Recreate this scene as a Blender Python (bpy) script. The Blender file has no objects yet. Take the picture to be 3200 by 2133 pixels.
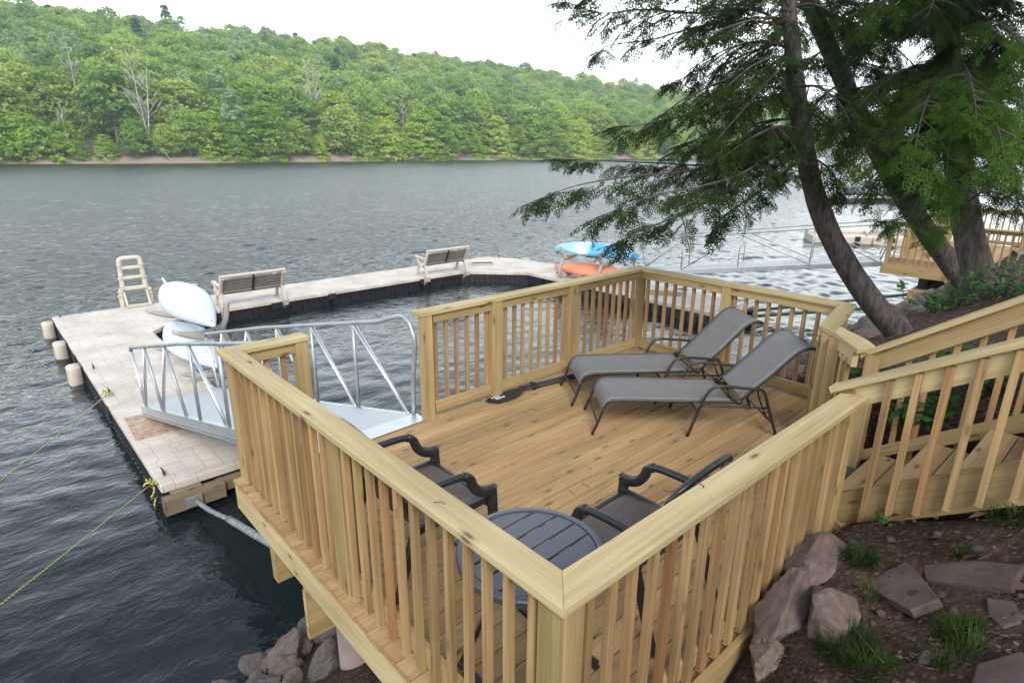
import bpy, math, random
import numpy as np
from mathutils import Vector, Matrix, noise
random.seed(7); rng = np.random.default_rng(7)
SC = bpy.context.scene; COL = SC.collection
R = math.radians

# ------------------------------------------------------------------ camera
CP = dict(f=1892.748, pit=.3102, rol=.0074, yaw=.8369, loc=(-1.202, -1.0728, 2.5014))
WZ = -1.76                                   # water level, the deck boards are at z = 0
def cam_axes():
    p, y, r = CP['pit'], CP['yaw'], CP['rol']
    fw = Vector((math.cos(y)*math.cos(p), math.sin(y)*math.cos(p), -math.sin(p)))
    rt = Vector((math.sin(y), -math.cos(y), 0)); up = rt.cross(fw)
    c, s = math.cos(r), math.sin(r)
    return c*rt+s*up, -s*rt+c*up, fw
RT, UP, FW = cam_axes()
CL = Vector(CP['loc'])
cam = bpy.data.cameras.new('camera'); co = bpy.data.objects.new('camera', cam); COL.objects.link(co)
M3 = Matrix((RT, UP, -FW)).transposed()
co.matrix_world = Matrix.Translation(CL) @ M3.to_4x4()
cam.sensor_width = 36; cam.lens = CP['f']*36/3200; cam.clip_start = .05; cam.clip_end = 6000
SC.camera = co
SC.render.resolution_x = 1024; SC.render.resolution_y = 682

# ------------------------------------------------------------------ world, sun, exposure
SUN_EL, SUN_AZ = R(41), R(236)               # azimuth counter-clockwise from +X: where the light comes from
W = bpy.data.worlds.new('World'); SC.world = W; W.use_nodes = True
nt = W.node_tree; nt.nodes.clear()
def N(nt, t, **k):
    n = nt.nodes.new(t)
    for a, b in k.items(): setattr(n, a, b)
    return n
sky = N(nt, 'ShaderNodeTexSky', sky_type='NISHITA'); sky.sun_disc = False
sky.sun_elevation = SUN_EL; sky.sun_rotation = R(90)-SUN_AZ
b1 = N(nt, 'ShaderNodeBackground'); b1.inputs[1].default_value = .1
nt.links.new(sky.outputs[0], b1.inputs[0])
tc = N(nt, 'ShaderNodeTexCoord'); mp = N(nt, 'ShaderNodeMapping'); mp.inputs['Scale'].default_value = (1.2, 1.2, 4)
nt.links.new(tc.outputs['Generated'], mp.inputs[0])
nz = N(nt, 'ShaderNodeTexNoise'); nz.inputs['Scale'].default_value = 1.6; nz.inputs['Detail'].default_value = 6; nz.inputs['Roughness'].default_value = .5
nt.links.new(mp.outputs[0], nz.inputs[0])
cr = N(nt, 'ShaderNodeValToRGB'); cr.color_ramp.elements[0].position = .3; cr.color_ramp.elements[1].position = .7
cr.color_ramp.elements[0].color = (.90, .915, .935, 1); cr.color_ramp.elements[1].color = (1, 1, 1, 1)
nt.links.new(nz.outputs[0], cr.inputs[0])
sp = N(nt, 'ShaderNodeSeparateXYZ'); nt.links.new(tc.outputs['Generated'], sp.inputs[0])
zr = N(nt, 'ShaderNodeValToRGB'); zr.color_ramp.elements[0].position = .05; zr.color_ramp.elements[1].position = .9   # white near the horizon, bright bluish breaks half way up, grey-blue overhead
zr.color_ramp.elements[0].color = (1.95, 2.0, 1.98, 1); zr.color_ramp.elements[1].color = (.30, .36, .46, 1)
for p_, c_ in ((.2, (2.7, 2.86, 2.80, 1)), (.40, (1.25, 1.42, 1.62, 1)), (.62, (.44, .51, .62, 1))): e_ = zr.color_ramp.elements.new(p_); e_.color = c_
nt.links.new(sp.outputs[2], zr.inputs[0])
ml = N(nt, 'ShaderNodeMix', data_type='RGBA', blend_type='MULTIPLY'); ml.inputs[0].default_value = 1; nt.links.new(cr.outputs[0], ml.inputs[6]); nt.links.new(zr.outputs[0], ml.inputs[7])
dt = N(nt, 'ShaderNodeVectorMath', operation='DOT_PRODUCT'); nt.links.new(tc.outputs['Generated'], dt.inputs[0]); dt.inputs[1].default_value = (.93, .28, .22)   # thinner cloud over the right-hand shore
gl = N(nt, 'ShaderNodeMapRange', interpolation_type='SMOOTHSTEP'); nt.links.new(dt.outputs['Value'], gl.inputs[0]); gl.inputs[1].default_value = .55; gl.inputs[2].default_value = 1.0; gl.inputs[3].default_value = 1.0; gl.inputs[4].default_value = .86
b2 = N(nt, 'ShaderNodeBackground'); nt.links.new(ml.outputs[2], b2.inputs[0]); nt.links.new(gl.outputs[0], b2.inputs[1])
mx = N(nt, 'ShaderNodeMixShader'); mx.inputs[0].default_value = .93
nt.links.new(b1.outputs[0], mx.inputs[1]); nt.links.new(b2.outputs[0], mx.inputs[2])
wo = N(nt, 'ShaderNodeOutputWorld'); nt.links.new(mx.outputs[0], wo.inputs[0])
sl = bpy.data.lights.new('sun', 'SUN'); sl.energy = 2.7; sl.angle = R(24); sl.color = (1, .96, .9)
so = bpy.data.objects.new('sun', sl); COL.objects.link(so)
sd = Vector((math.cos(SUN_EL)*math.cos(SUN_AZ), math.cos(SUN_EL)*math.sin(SUN_AZ), math.sin(SUN_EL)))
so.rotation_euler = sd.to_track_quat('Z', 'Y').to_euler(); so.location = sd*60
SC.view_settings.view_transform = 'Standard'; SC.view_settings.look = 'None'
SC.view_settings.exposure = 0.74; SC.view_settings.gamma = 1
SC.cycles.max_bounces = 8; SC.cycles.volume_bounces = 3; SC.cycles.transparent_max_bounces = 8

# ------------------------------------------------------------------ helpers: picture point -> place
def ray(u, v):                               # u, v in a 2352-wide picture
    s = 3200/2352
    return RT*((u*s-1600)/CP['f']) + UP*(-(v*s-1066.5)/CP['f']) + FW
def at_z(u, v, z): d = ray(u, v); return CL+d*((z-CL.z)/d.z)
def at_d(u, v, dist): return CL+ray(u, v)*dist
def cl(x, a, b): return max(a, min(b, x))
def sstep(t): t = cl(t, 0, 1); return t*t*(3-2*t)
def lerp(a, b, t): return a+(b-a)*t
def fbm(x, y, s, o=3): return noise.fractal(Vector((x*s, y*s, 3.7)), 1, 2, o)
def ground_z(x, y):
    z0 = -.35+.2*cl(x, -4, 4.6)
    ys = 4.0+max(0, x-8)*.03                 # shoreline
    z = z0-.6*y if y < 0 else lerp(z0, WZ-1.1, sstep(y/(ys+2.0)*.97))
    if y < .05: z += .19*math.exp(-((x-2.0)/.6)**2-((y+.12)/.33)**2)
    if y < -5: z = z0+3+(-5-y)*.15
    if x > -.1 and x < 5.2 and y > (.62 if x > 3.9 else -.02) and y < 3.6: z = min(z, -.5)
    if 2.71 < x < 4.0 and y <= .3: z -= .45
    return z+.05*fbm(x, y, .9)+.02*fbm(x, y, 3)
def on_ground(u, v, n0=1.0, n1=40):
    d = ray(u, v); t = n0
    while t < n1:
        p = CL+d*t
        if p.z < ground_z(p.x, p.y): return p
        t += .02
    return CL+d*n1
def wtz(p): return Vector((p.x, p.y, ground_z(p.x, p.y)))

# ------------------------------------------------------------------ helpers: objects
def tag(o, label=None, cat=None, group=None, kind=None):
    if label: o['label'] = label
    if cat: o['category'] = cat
    if group: o['group'] = group
    if kind: o['kind'] = kind
    return o
def thing(name, label, cat, loc=(0, 0, 0), rotz=0, group=None):
    o = bpy.data.objects.new(name, None); COL.objects.link(o); o.empty_display_size = .2
    o.location = loc; o.rotation_euler = (0, 0, rotz)
    return tag(o, label, cat, group)
def copy_tree(o, parent=None):
    c = o.copy(); COL.objects.link(c)
    if parent: c.parent = parent
    for ch in list(o.children): copy_tree(ch, c)
    return c
class MB:
    def __init__(s): s.v = []; s.f = []; s.uv = []; s.t = []; s.sm = []
    def face(s, ids, uvs, t, smooth=False):
        s.f.append(tuple(ids)); s.uv.extend(uvs); s.t.extend([t]*len(ids)); s.sm.append(smooth)
    def board(s, p0, p1, w, h, up=(0, 0, 1), ends=None, t=None):
        """box along p0 -> p1; w across, h along up"""
        p0, p1, up = Vector(p0), Vector(p1), Vector(up)
        a = p1-p0; L = a.length; a = a/L
        sd = up.cross(a)
        if sd.length < 1e-4: sd = Vector((1, 0, 0)).cross(a)
        sd.normalize(); u = a.cross(sd).normalized()
        b = len(s.v); t = (random.random(), random.random()) if t is None else t
        for P in (p0, p1):
            for q, r in ((-1, -1), (1, -1), (1, 1), (-1, 1)): s.v.append(P+sd*(q*w/2)+u*(r*h/2))
        o = random.random()*60; c = random.random()*9
        for k, wd in enumerate((w, h, w, h)):
            i, j = k, (k+1) % 4
            s.face((b+i, b+4+i, b+4+j, b+j), [(o, c), (o+L, c), (o+L, c+wd), (o, c+wd)], t); c += wd
        s.face((b+3, b+2, b+1, b), [(o, c), (o+.02, c), (o+.02, c+h), (o, c+h)], t)
        s.face((b+4, b+5, b+6, b+7), [(o, c), (o+.02, c), (o+.02, c+h), (o, c+h)], t)
        return s
    def box(s, c, d, **k):
        c = Vector(c); return s.board(c-Vector((d[0]/2, 0, 0)), c+Vector((d[0]/2, 0, 0)), d[1], d[2], **k)
    def prism(s, top, down, udir=None, t=None, smooth=False):
        top = [Vector(p) for p in top]; down = Vector(down); n = len(top); b = len(s.v)
        u = Vector(udir).normalized() if udir else (top[1]-top[0]).normalized()
        nn = down.normalized(); w = nn.cross(u)
        t = (random.random(), random.random()) if t is None else t; o = random.random()*60
        U = lambda p: (p.dot(u)+o, p.dot(w)+o*.37)
        s.v += top+[p+down for p in top]
        c = sum((p for p in top), Vector())/n
        nrm = sum(((top[i]-c).cross(top[(i+1) % n]-c) for i in range(n)), Vector())
        fl = nrm.dot(down) > 0
        ids = list(range(b, b+n)); 
        if fl: ids = ids[::-1]
        s.face(ids, [U(s.v[i]) for i in ids], t)
        ids2 = [i+n for i in ids][::-1]; s.face(ids2, [U(s.v[i]) for i in ids2], t)
        for i in range(n):
            j = (i+1) % n
            q = (b+i, b+n+i, b+n+j, b+j)
            if fl: q = q[::-1]
            L = down.length
            uu = {b+i: U(top[i]), b+j: U(top[j])}
            uu[b+n+i] = (uu[b+i][0], uu[b+i][1]+L); uu[b+n+j] = (uu[b+j][0], uu[b+j][1]+L)
            s.face(q, [uu[k] for k in q], t, smooth)
        return s
    def tube(s, pts, r, seg=8, cap=True, t=None, closed=False):
        pts = [Vector(p) for p in pts]; n = len(pts); rr = r if isinstance(r, (list, tuple)) else [r]*n
        t = (random.random(), random.random()) if t is None else t
        b = len(s.v); prev = None; Ls = 0
        for i, p in enumerate(pts):
            if closed: d = (pts[(i+1) % n]-pts[i-1])
            else: d = (pts[min(i+1, n-1)]-pts[max(i-1, 0)])
            if d.length < 1e-9: d = Vector((0, 0, 1))
            d.normalize()
            if prev is None:
                a = Vector((0, 0, 1)) if abs(d.z) < .9 else Vector((1, 0, 0)); x = d.cross(a).normalized()
            else:
                x = (prev-d*prev.dot(d))
                x = x.normalized() if x.length > 1e-6 else d.orthogonal().normalized()
            prev = x; y = d.cross(x)
            for k in range(seg):
                an = 2*math.pi*k/seg; s.v.append(p+x*(math.cos(an)*rr[i])+y*(math.sin(an)*rr[i]))
        m = n if closed else n-1
        for i in range(m):
            L = (pts[(i+1) % n]-pts[i]).length; i2 = (i+1) % n
            for k in range(seg):
                k2 = (k+1) % seg; c = 2*math.pi*rr[i]/seg
                s.face((b+i*seg+k, b+i*seg+k2, b+i2*seg+k2, b+i2*seg+k), [(Ls, k*c), (Ls, k*c+c), (Ls+L, k*c+c), (Ls+L, k*c)], t, True)
            Ls += L
        if cap and not closed:
            for e, st in ((0, b), (1, b+(n-1)*seg)):
                ids = [st+k for k in range(seg)]
                if e == 0: ids = ids[::-1]
                s.face(ids, [(0, 0)]*seg, t)
        return s
    def loft(s, rings, t=(.5, .5), cap=True, close=True):
        b = len(s.v); m = len(rings[0])
        for r in rings: s.v += [Vector(p) for p in r]
        for i in range(len(rings)-1):
            for k in range(m if close else m-1):
                k2 = (k+1) % m
                s.face((b+i*m+k, b+i*m+k2, b+(i+1)*m+k2, b+(i+1)*m+k), [(i*.1, k*.1), (i*.1, k*.1+.1), (i*.1+.1, k*.1+.1), (i*.1+.1, k*.1)], t, True)
        if cap:
            s.face([b+k for k in range(m)][::-1], [(0, 0)]*m, t); e = b+(len(rings)-1)*m
            s.face([e+k for k in range(m)], [(0, 0)]*m, t)
        return s
    def build(s, name, mat, parent=None, bevel=0, world=False, subdiv=0):
        me = bpy.data.meshes.new(name)
        off = Vector(parent.location) if (world and parent) else Vector()
        if world and parent and parent.parent: off = off+Vector(parent.parent.location)
        me.from_pydata([v-off for v in s.v], [], s.f)
        ul = me.uv_layers.new(name='grain'); ul.data.foreach_set('uv', np.array(s.uv, dtype=np.float32).ravel())
        tl = me.uv_layers.new(name='tint'); tl.data.foreach_set('uv', np.array(s.t, dtype=np.float32).ravel())
        me.polygons.foreach_set('use_smooth', np.array(s.sm, dtype=bool))
        me.materials.append(mat); me.update()
        o = bpy.data.objects.new(name, me); COL.objects.link(o)
        if parent: o.parent = parent
        if bevel:
            m = o.modifiers.new('bevel', 'BEVEL'); m.width = bevel; m.segments = 2; m.limit_method = 'ANGLE'; m.angle_limit = R(50)
        if subdiv:
            m = o.modifiers.new('smooth', 'SUBSURF'); m.levels = subdiv; m.render_levels = subdiv
        return o
def smooth_line(pts, k=4):
    """Catmull-Rom through the points"""
    P = [Vector(p) for p in pts]; P = [P[0]*2-P[1]]+P+[P[-1]*2-P[-2]]; out = []
    for i in range(1, len(P)-2):
        a, b, c, d = P[i-1:i+3]
        for j in range(k):
            t = j/k
            out.append(.5*((2*b)+(c-a)*t+(2*a-5*b+4*c-d)*t*t+(3*b-a-3*c+d)*t**3))
    out.append(P[-2]); return out
def np_mesh(name, verts, quads, mat, tint=None, parent=None, link=True):
    me = bpy.data.meshes.new(name)
    n = len(verts); m = len(quads); k = quads.shape[1]
    me.vertices.add(n); me.vertices.foreach_set('co', verts.astype(np.float32).ravel())
    me.loops.add(m*k); me.loops.foreach_set('vertex_index', quads.astype(np.int32).ravel())
    me.polygons.add(m); me.polygons.foreach_set('loop_start', np.arange(0, m*k, k, dtype=np.int32))
    me.update(calc_edges=True)
    if tint is not None:
        a = me.attributes.new('tint', 'FLOAT', 'FACE'); a.data.foreach_set('value', tint.astype(np.float32))
    me.materials.append(mat)
    o = bpy.data.objects.new(name, me)
    if link: COL.objects.link(o)
    if parent: o.parent = parent
    return o

# ------------------------------------------------------------------ materials
def newmat(name):
    m = bpy.data.materials.new(name); m.use_nodes = True
    return m, m.node_tree, m.node_tree.nodes['Principled BSDF']
def ramp(nt, fac, stops):
    r = N(nt, 'ShaderNodeValToRGB'); e = r.color_ramp.elements
    while len(e) < len(stops): e.new(.5)
    for x, (p, c) in zip(e, stops): x.position = p; x.color = (*c, 1)
    nt.links.new(fac, r.inputs[0]); return r.outputs[0]
def mixc(nt, fac, a, b, mode='MIX'):
    m = N(nt, 'ShaderNodeMix', data_type='RGBA', blend_type=mode)
    for s, x in ((m.inputs[0], fac), (m.inputs[6], a), (m.inputs[7], b)):
        if isinstance(x, (int, float)): s.default_value = x
        elif isinstance(x, tuple): s.default_value = (*x, 1)
        else: nt.links.new(x, s)
    return m.outputs[2]
def math_n(nt, op, a, b=None, clamp=False):
    m = N(nt, 'ShaderNodeMath', operation=op, use_clamp=clamp)
    for s, x in zip(m.inputs, (a, b)):
        if x is None: continue
        if isinstance(x, (int, float)): s.default_value = x
        else: nt.links.new(x, s)
    return m.outputs[0]
def tex(nt, kind, vec, scale, **k):
    n = N(nt, 'ShaderNodeTex'+kind)
    for a, b in k.items():
        if a in n.inputs: n.inputs[a].default_value = b
        else: setattr(n, a, b)
    if vec is not None: nt.links.new(vec, n.inputs['Vector'])
    n.inputs['Scale'].default_value = scale; return n
def mapping(nt, vec, scale=(1, 1, 1), rot=(0, 0, 0), loc=(0, 0, 0)):
    m = N(nt, 'ShaderNodeMapping'); m.inputs['Scale'].default_value = scale; m.inputs['Rotation'].default_value = rot; m.inputs['Location'].default_value = loc
    nt.links.new(vec, m.inputs[0]); return m.outputs[0]
def bump(nt, bs, h, strength=.3, dist=.01, normal=None):
    b = N(nt, 'ShaderNodeBump'); b.inputs['Strength'].default_value = strength; b.inputs['Distance'].default_value = dist
    nt.links.new(h, b.inputs['Height'])
    if normal is not None: nt.links.new(normal, b.inputs['Normal'])
    if bs is not None: nt.links.new(b.outputs[0], bs.inputs['Normal'])
    return b.outputs[0]
def objco(nt): return N(nt, 'ShaderNodeTexCoord').outputs['Object']
def wood(name, light, dark, red=.5, green=.3, knots=1.0, rough=.72):
    m, nt, bs = newmat(name)
    uv = N(nt, 'ShaderNodeUVMap', uv_map='grain').outputs[0]
    tn = N(nt, 'ShaderNodeUVMap', uv_map='tint').outputs[0]
    st = N(nt, 'ShaderNodeSeparateXYZ'); nt.links.new(tn, st.inputs[0])
    oi = N(nt, 'ShaderNodeObjectInfo')
    rnd = math_n(nt, 'FRACT', math_n(nt, 'ADD', st.outputs[0], oi.outputs['Random']))
    rnd2 = math_n(nt, 'FRACT', math_n(nt, 'ADD', st.outputs[1], math_n(nt, 'MULTIPLY', oi.outputs['Random'], 7.13)))
    sx = N(nt, 'ShaderNodeSeparateXYZ'); nt.links.new(uv, sx.inputs[0])
    cb = N(nt, 'ShaderNodeCombineXYZ')
    nt.links.new(math_n(nt, 'ADD', sx.outputs[0], math_n(nt, 'MULTIPLY', oi.outputs['Random'], 31.)), cb.inputs[0])
    nt.links.new(sx.outputs[1], cb.inputs[1]); nt.links.new(math_n(nt, 'MULTIPLY', rnd, 9.), cb.inputs[2])
    v = cb.outputs[0]
    wv = tex(nt, 'Noise', mapping(nt, v, (.7, 3, 1)), 1.0, Detail=1.0)                # bends the grain
    v2 = N(nt, 'ShaderNodeVectorMath', operation='MULTIPLY_ADD'); nt.links.new(wv.outputs[1], v2.inputs[0])
    v2.inputs[1].default_value = (0, .05, 0); nt.links.new(v, v2.inputs[2])
    g1 = tex(nt, 'Noise', mapping(nt, v2.outputs[0], (1.3, 55, 1)), 1.0, Detail=3.0, Roughness=.6)
    g2 = tex(nt, 'Noise', mapping(nt, v2.outputs[0], (.9, 9, 1)), 1.0, Detail=2.0)
    gs = math_n(nt, 'ADD', math_n(nt, 'MULTIPLY', g1.outputs[0], .55), math_n(nt, 'MULTIPLY', g2.outputs[0], .45))
    c = ramp(nt, gs, [(.39, dark), (.52, tuple((a*.6+b*.4) for a, b in zip(light, dark))), (.64, light)])
    # tint of each board: reddish, greenish or plain
    c = mixc(nt, math_n(nt, 'MULTIPLY', ramp(nt, rnd2, [(.72, (0, 0, 0)), (1, (1, 1, 1))]), red), c, mixc(nt, 1.0, c, (.80, .52, .42), 'MULTIPLY'))
    c = mixc(nt, math_n(nt, 'MULTIPLY', ramp(nt, rnd, [(.0, (1, 1, 1)), (.35, (0, 0, 0))]), green), c, mixc(nt, 1.0, c, (.80, .90, .72), 'MULTIPLY'))
    br = N(nt, 'ShaderNodeBrightContrast'); nt.links.new(c, br.inputs[0])
    hs = N(nt, 'ShaderNodeHueSaturation'); nt.links.new(c, hs.inputs['Color'])
    nt.links.new(math_n(nt, 'ADD', .84, math_n(nt, 'MULTIPLY', rnd, .3)), hs.inputs['Value'])
    c = hs.outputs[0]
    bl = tex(nt, 'Noise', mapping(nt, v, (1.1, 5, 1)), 1.0, Detail=3.0)
    c = mixc(nt, .55, c, mixc(nt, 1.0, c, ramp(nt, bl.outputs[0], [(.3, (.66, .64, .60)), (.6, (1.05, 1.05, 1.05))]), 'MULTIPLY'))
    if knots:
        vo = tex(nt, 'Voronoi', mapping(nt, v, (1.9, 6.0, 1)), 1.0, voronoi_dimensions='2D')
        sc_ = N(nt, 'ShaderNodeSeparateColor'); nt.links.new(vo.outputs['Color'], sc_.inputs[0])
        kd = ramp(nt, vo.outputs['Distance'], [(.035, (1, 1, 1)), (.085, (.25, .25, .25)), (.15, (0, 0, 0))])
        kf = math_n(nt, 'MULTIPLY', kd, math_n(nt, 'GREATER_THAN', sc_.outputs[0], .5))
        c = mixc(nt, math_n(nt, 'MULTIPLY', kf, .85*knots), c, (.085, .045, .022))
    nt.links.new(c, bs.inputs['Base Color']); bs.inputs['Roughness'].default_value = rough
    bs.inputs['Specular IOR Level'].default_value = .25
    bump(nt, bs, g1.outputs[0], .35, .004)
    return m
def plain(name, col, rough=.5, metal=0, noise_amt=.12, nscale=6, bumpy=0, bscale=60, spec=.5):
    m, nt, bs = newmat(name)
    o = objco(nt); n = tex(nt, 'Noise', o, nscale, Detail=4.0)
    c = ramp(nt, n.outputs[0], [(.3, tuple(x*(1-noise_amt*1.5) for x in col)), (.7, tuple(min(1, x*(1+noise_amt)) for x in col))])
    nt.links.new(c, bs.inputs['Base Color']); bs.inputs['Metallic'].default_value = metal
    bs.inputs['Specular IOR Level'].default_value = spec
    nt.links.new(ramp(nt, n.outputs[0], [(.3, (rough*.85,)*3), (.7, (min(1, rough*1.15),)*3)]), bs.inputs['Roughness'])
    if bumpy: bump(nt, bs, tex(nt, 'Noise', o, bscale, Detail=3.0).outputs[0], bumpy, .01)
    return m
M_CAP = wood('pale_lumber', (0.42, 0.3402, 0.189), (0.3108, 0.2352, 0.1176), red=.2, green=.4)
M_DECK = wood('deck_boards', (.385, .262, .132), (.275, .175, .08), red=.3, green=.15, knots=1.0)
M_BAL = wood('baluster_lumber', (0.3612, 0.2394, 0.1159), (0.2268, 0.1386, 0.06048), red=.6, green=.35, knots=.7)
M_OLD = wood('weathered_lumber', (0.2268, 0.1806, 0.1176), (0.1428, 0.1092, 0.0714), red=.2, green=.5)
M_RAIL = wood('rail_lumber', (0.3612, 0.2646, 0.1302), (0.252, 0.1722, 0.0756), red=.2, green=.35)
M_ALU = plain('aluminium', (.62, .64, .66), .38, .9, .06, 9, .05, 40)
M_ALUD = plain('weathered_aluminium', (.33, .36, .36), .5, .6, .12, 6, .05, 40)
M_BRONZE = plain('dark_bronze_tube', (.028, .025, .024), .35, .3, .1)
M_BLACK = plain('black_chair_frame', (.016, .016, .019), .35, 0, .1)
M_TABLE = plain('table_slats', (0.082, 0.08856, 0.1066), .38, .2, .05)
M_BEIGE = plain('beige_plastic', (0.4592, 0.4018, 0.3362), .5, 0, .06, 5, .08, 30)
M_GREYP = plain('grey_plastic', (0.328, 0.2952, 0.2706), .5, 0, .08, 5, .08, 30)
M_SLAT = plain('brown_slat', (0.1804, 0.1558, 0.1353), .55, 0, .12, 5, .1, 50)
M_FLOAT = plain('black_float', (.012, .012, .016), .45, 0, .2, 8)
M_RUBBER = plain('black_rubber', (.012, .012, .013), .55, 0, .1)
M_PIPE = plain('galvanised_pipe', (0.164, 0.1927, 0.1927), .6, .1, .25, 14, .1, 30)
M_GREENPIPE = plain('dark_green_pipe', (.035, .06, .055), .6, 0, .3, 10)
M_CONC = plain('concrete_tube', (0.1804, 0.1435, 0.1271), .85, 0, .2, 5, .3, 40)
M_WHITEK = plain('white_hull', (0.4756, 0.5412, 0.5986), .4, 0, .05, 3)
M_ORANGE = plain('orange_hull', (.72, .24, .125), .4, 0, .12, 2.5)
M_DARK = plain('dark_timber', (.035, .028, .024), .85, 0, .3, 6, .3, 30)

def m_blue():
    m, nt, bs = newmat('blue_white_hull'); o = objco(nt)
    s = N(nt, 'ShaderNodeSeparateXYZ'); nt.links.new(o, s.inputs[0])
    n = tex(nt, 'Noise', o, 2.2, Detail=3.0)
    f = math_n(nt, 'ADD', math_n(nt, 'MULTIPLY', s.outputs[0], .33), math_n(nt, 'MULTIPLY', n.outputs[0], .5))
    f = math_n(nt, 'ADD', f, .25)
    c = ramp(nt, f, [(.0, (.16, .45, .75)), (.18, (.25, .56, .82)), (.36, (.07, .33, .60)), (.5, (.12, .42, .66)), (.62, (.66, .80, .88)), (.78, (.25, .58, .80)), (1, (.22, .55, .78))])
    nt.links.new(c, bs.inputs['Base Color']); bs.inputs['Roughness'].default_value = .38; return m
M_BLUE = m_blue()
def m_dock():
    m, nt, bs = newmat('dock_deck_plastic'); o = objco(nt)
    bb = []
    for rz, w_, h_ in ((R(90), .40, .20), (0, .46, .15)):
        b = N(nt, 'ShaderNodeTexBrick'); nt.links.new(mapping(nt, o, (1, 1, 0), (0, 0, rz)), b.inputs['Vector']); bb.append(b)
        b.inputs['Scale'].default_value = 1.0; b.inputs['Brick Width'].default_value = w_; b.inputs['Row Height'].default_value = h_
        b.inputs['Mortar Size'].default_value = .005; b.inputs['Mortar Smooth'].default_value = .3
        b.inputs['Color1'].default_value = (.53, .485, .44, 1); b.inputs['Color2'].default_value = (.50, .458, .415, 1); b.inputs['Mortar'].default_value = (.31, .27, .24, 1)
        b.squash = .6; b.squash_frequency = 3; b.offset = .37
    ck = tex(nt, 'Checker', mapping(nt, o, (1, 1, 0), (0, 0, 0), (.2, .1, .5)), 1/.6)
    class _b: outputs = {0: mixc(nt, ck.outputs['Fac'], bb[0].outputs[0], bb[1].outputs[0]), 'Fac': mixc(nt, ck.outputs['Fac'], bb[0].outputs['Fac'], bb[1].outputs['Fac'])}
    b = _b
    n = tex(nt, 'Noise', o, 1.7, Detail=5.0)
    c = mixc(nt, 1.0, b.outputs[0], ramp(nt, n.outputs[0], [(.3, (.74, .70, .66)), (.62, (1.02, 1.0, .98))]), 'MULTIPLY')
    nt.links.new(c, bs.inputs['Base Color']); bs.inputs['Roughness'].default_value = .6
    h = math_n(nt, 'SUBTRACT', math_n(nt, 'MULTIPLY', tex(nt, 'Noise', o, 14, Detail=4.0).outputs[0], .5), b.outputs['Fac'])
    bump(nt, bs, h, .35, .006); return m
M_DOCK = m_dock()
def m_sling():
    m, nt, bs = newmat('grey_sling_fabric'); o = objco(nt)
    a = tex(nt, 'Noise', mapping(nt, o, (14, 160, 60)), 1, Detail=2.0); b = tex(nt, 'Noise', mapping(nt, o, (160, 14, 60)), 1, Detail=2.0)
    s = math_n(nt, 'ADD', a.outputs[0], b.outputs[0])
    c = ramp(nt, math_n(nt, 'MULTIPLY', s, .5), [(.30, (.115, .113, .112)), (.68, (.18, .177, .175))])
    nt.links.new(c, bs.inputs['Base Color']); bs.inputs['Roughness'].default_value = .8
    bs.inputs['Specular IOR Level'].default_value = .2; bump(nt, bs, s, .2, .002); return m
M_SLING = m_sling()
def m_wicker():
    m, nt, bs = newmat('woven_brown_mesh'); o = objco(nt)
    b = N(nt, 'ShaderNodeTexBrick'); nt.links.new(mapping(nt, o, (1, 1, 1)), b.inputs['Vector'])
    b.inputs['Scale'].default_value = 1; b.inputs['Brick Width'].default_value = .022; b.inputs['Row Height'].default_value = .011; b.inputs['Mortar Size'].default_value = .0022
    b.inputs['Color1'].default_value = (.105, .078, .066, 1); b.inputs['Color2'].default_value = (.145, .112, .096, 1); b.inputs['Mortar'].default_value = (.02, .015, .014, 1)
    nt.links.new(b.outputs[0], bs.inputs['Base Color']); bs.inputs['Roughness'].default_value = .65
    bump(nt, bs, b.outputs['Fac'], -.6, .003); return m
M_WICKER = m_wicker()
def m_rock():
    m, nt, bs = newmat('rock'); o = objco(nt); oi = N(nt, 'ShaderNodeObjectInfo')
    va = N(nt, 'ShaderNodeVectorMath', operation='ADD'); nt.links.new(o, va.inputs[0]); nt.links.new(oi.outputs['Location'], va.inputs[1])
    n = tex(nt, 'Noise', va.outputs[0], 5, Detail=8.0, Roughness=.65)
    base = ramp(nt, oi.outputs['Random'], [(0, (.16, .118, .10)), (.3, (.125, .105, .097)), (.55, (.185, .135, .114)), (.8, (.11, .095, .09)), (1, (.18, .162, .153))])
    c = mixc(nt, 1.0, base, ramp(nt, n.outputs[0], [(.3, (.5, .48, .48)), (.5, (.95, .95, .95)), (.7, (1.35, 1.3, 1.25))]), 'MULTIPLY')
    nt.links.new(c, bs.inputs['Base Color']); bs.inputs['Roughness'].default_value = .85
    f = tex(nt, 'Noise', va.outputs[0], 22, Detail=6.0)
    bump(nt, bs, math_n(nt, 'ADD', n.outputs[0], math_n(nt, 'MULTIPLY', f.outputs[0], .5)), .9, .05); return m
M_ROCK = m_rock()
def m_slab():
    m, nt, bs = newmat('red_slate'); o = objco(nt)
    n = tex(nt, 'Noise', o, 7, Detail=7.0); n2 = tex(nt, 'Noise', o, 45, Detail=4.0)
    c = ramp(nt, n.outputs[0], [(.3, (.042, .027, .024)), (.55, (.075, .05, .045)), (.75, (.105, .075, .07))])
    nt.links.new(c, bs.inputs['Base Color']); bs.inputs['Roughness'].default_value = .8
    bump(nt, bs, math_n(nt, 'ADD', n.outputs[0], n2.outputs[0]), .4, .01); return m
M_SLAB = m_slab()
M_LEDGE = plain('brown_ledge_stone', (.125, .094, .08), .9, 0, .25, 3, .5, 14, .2)
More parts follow.
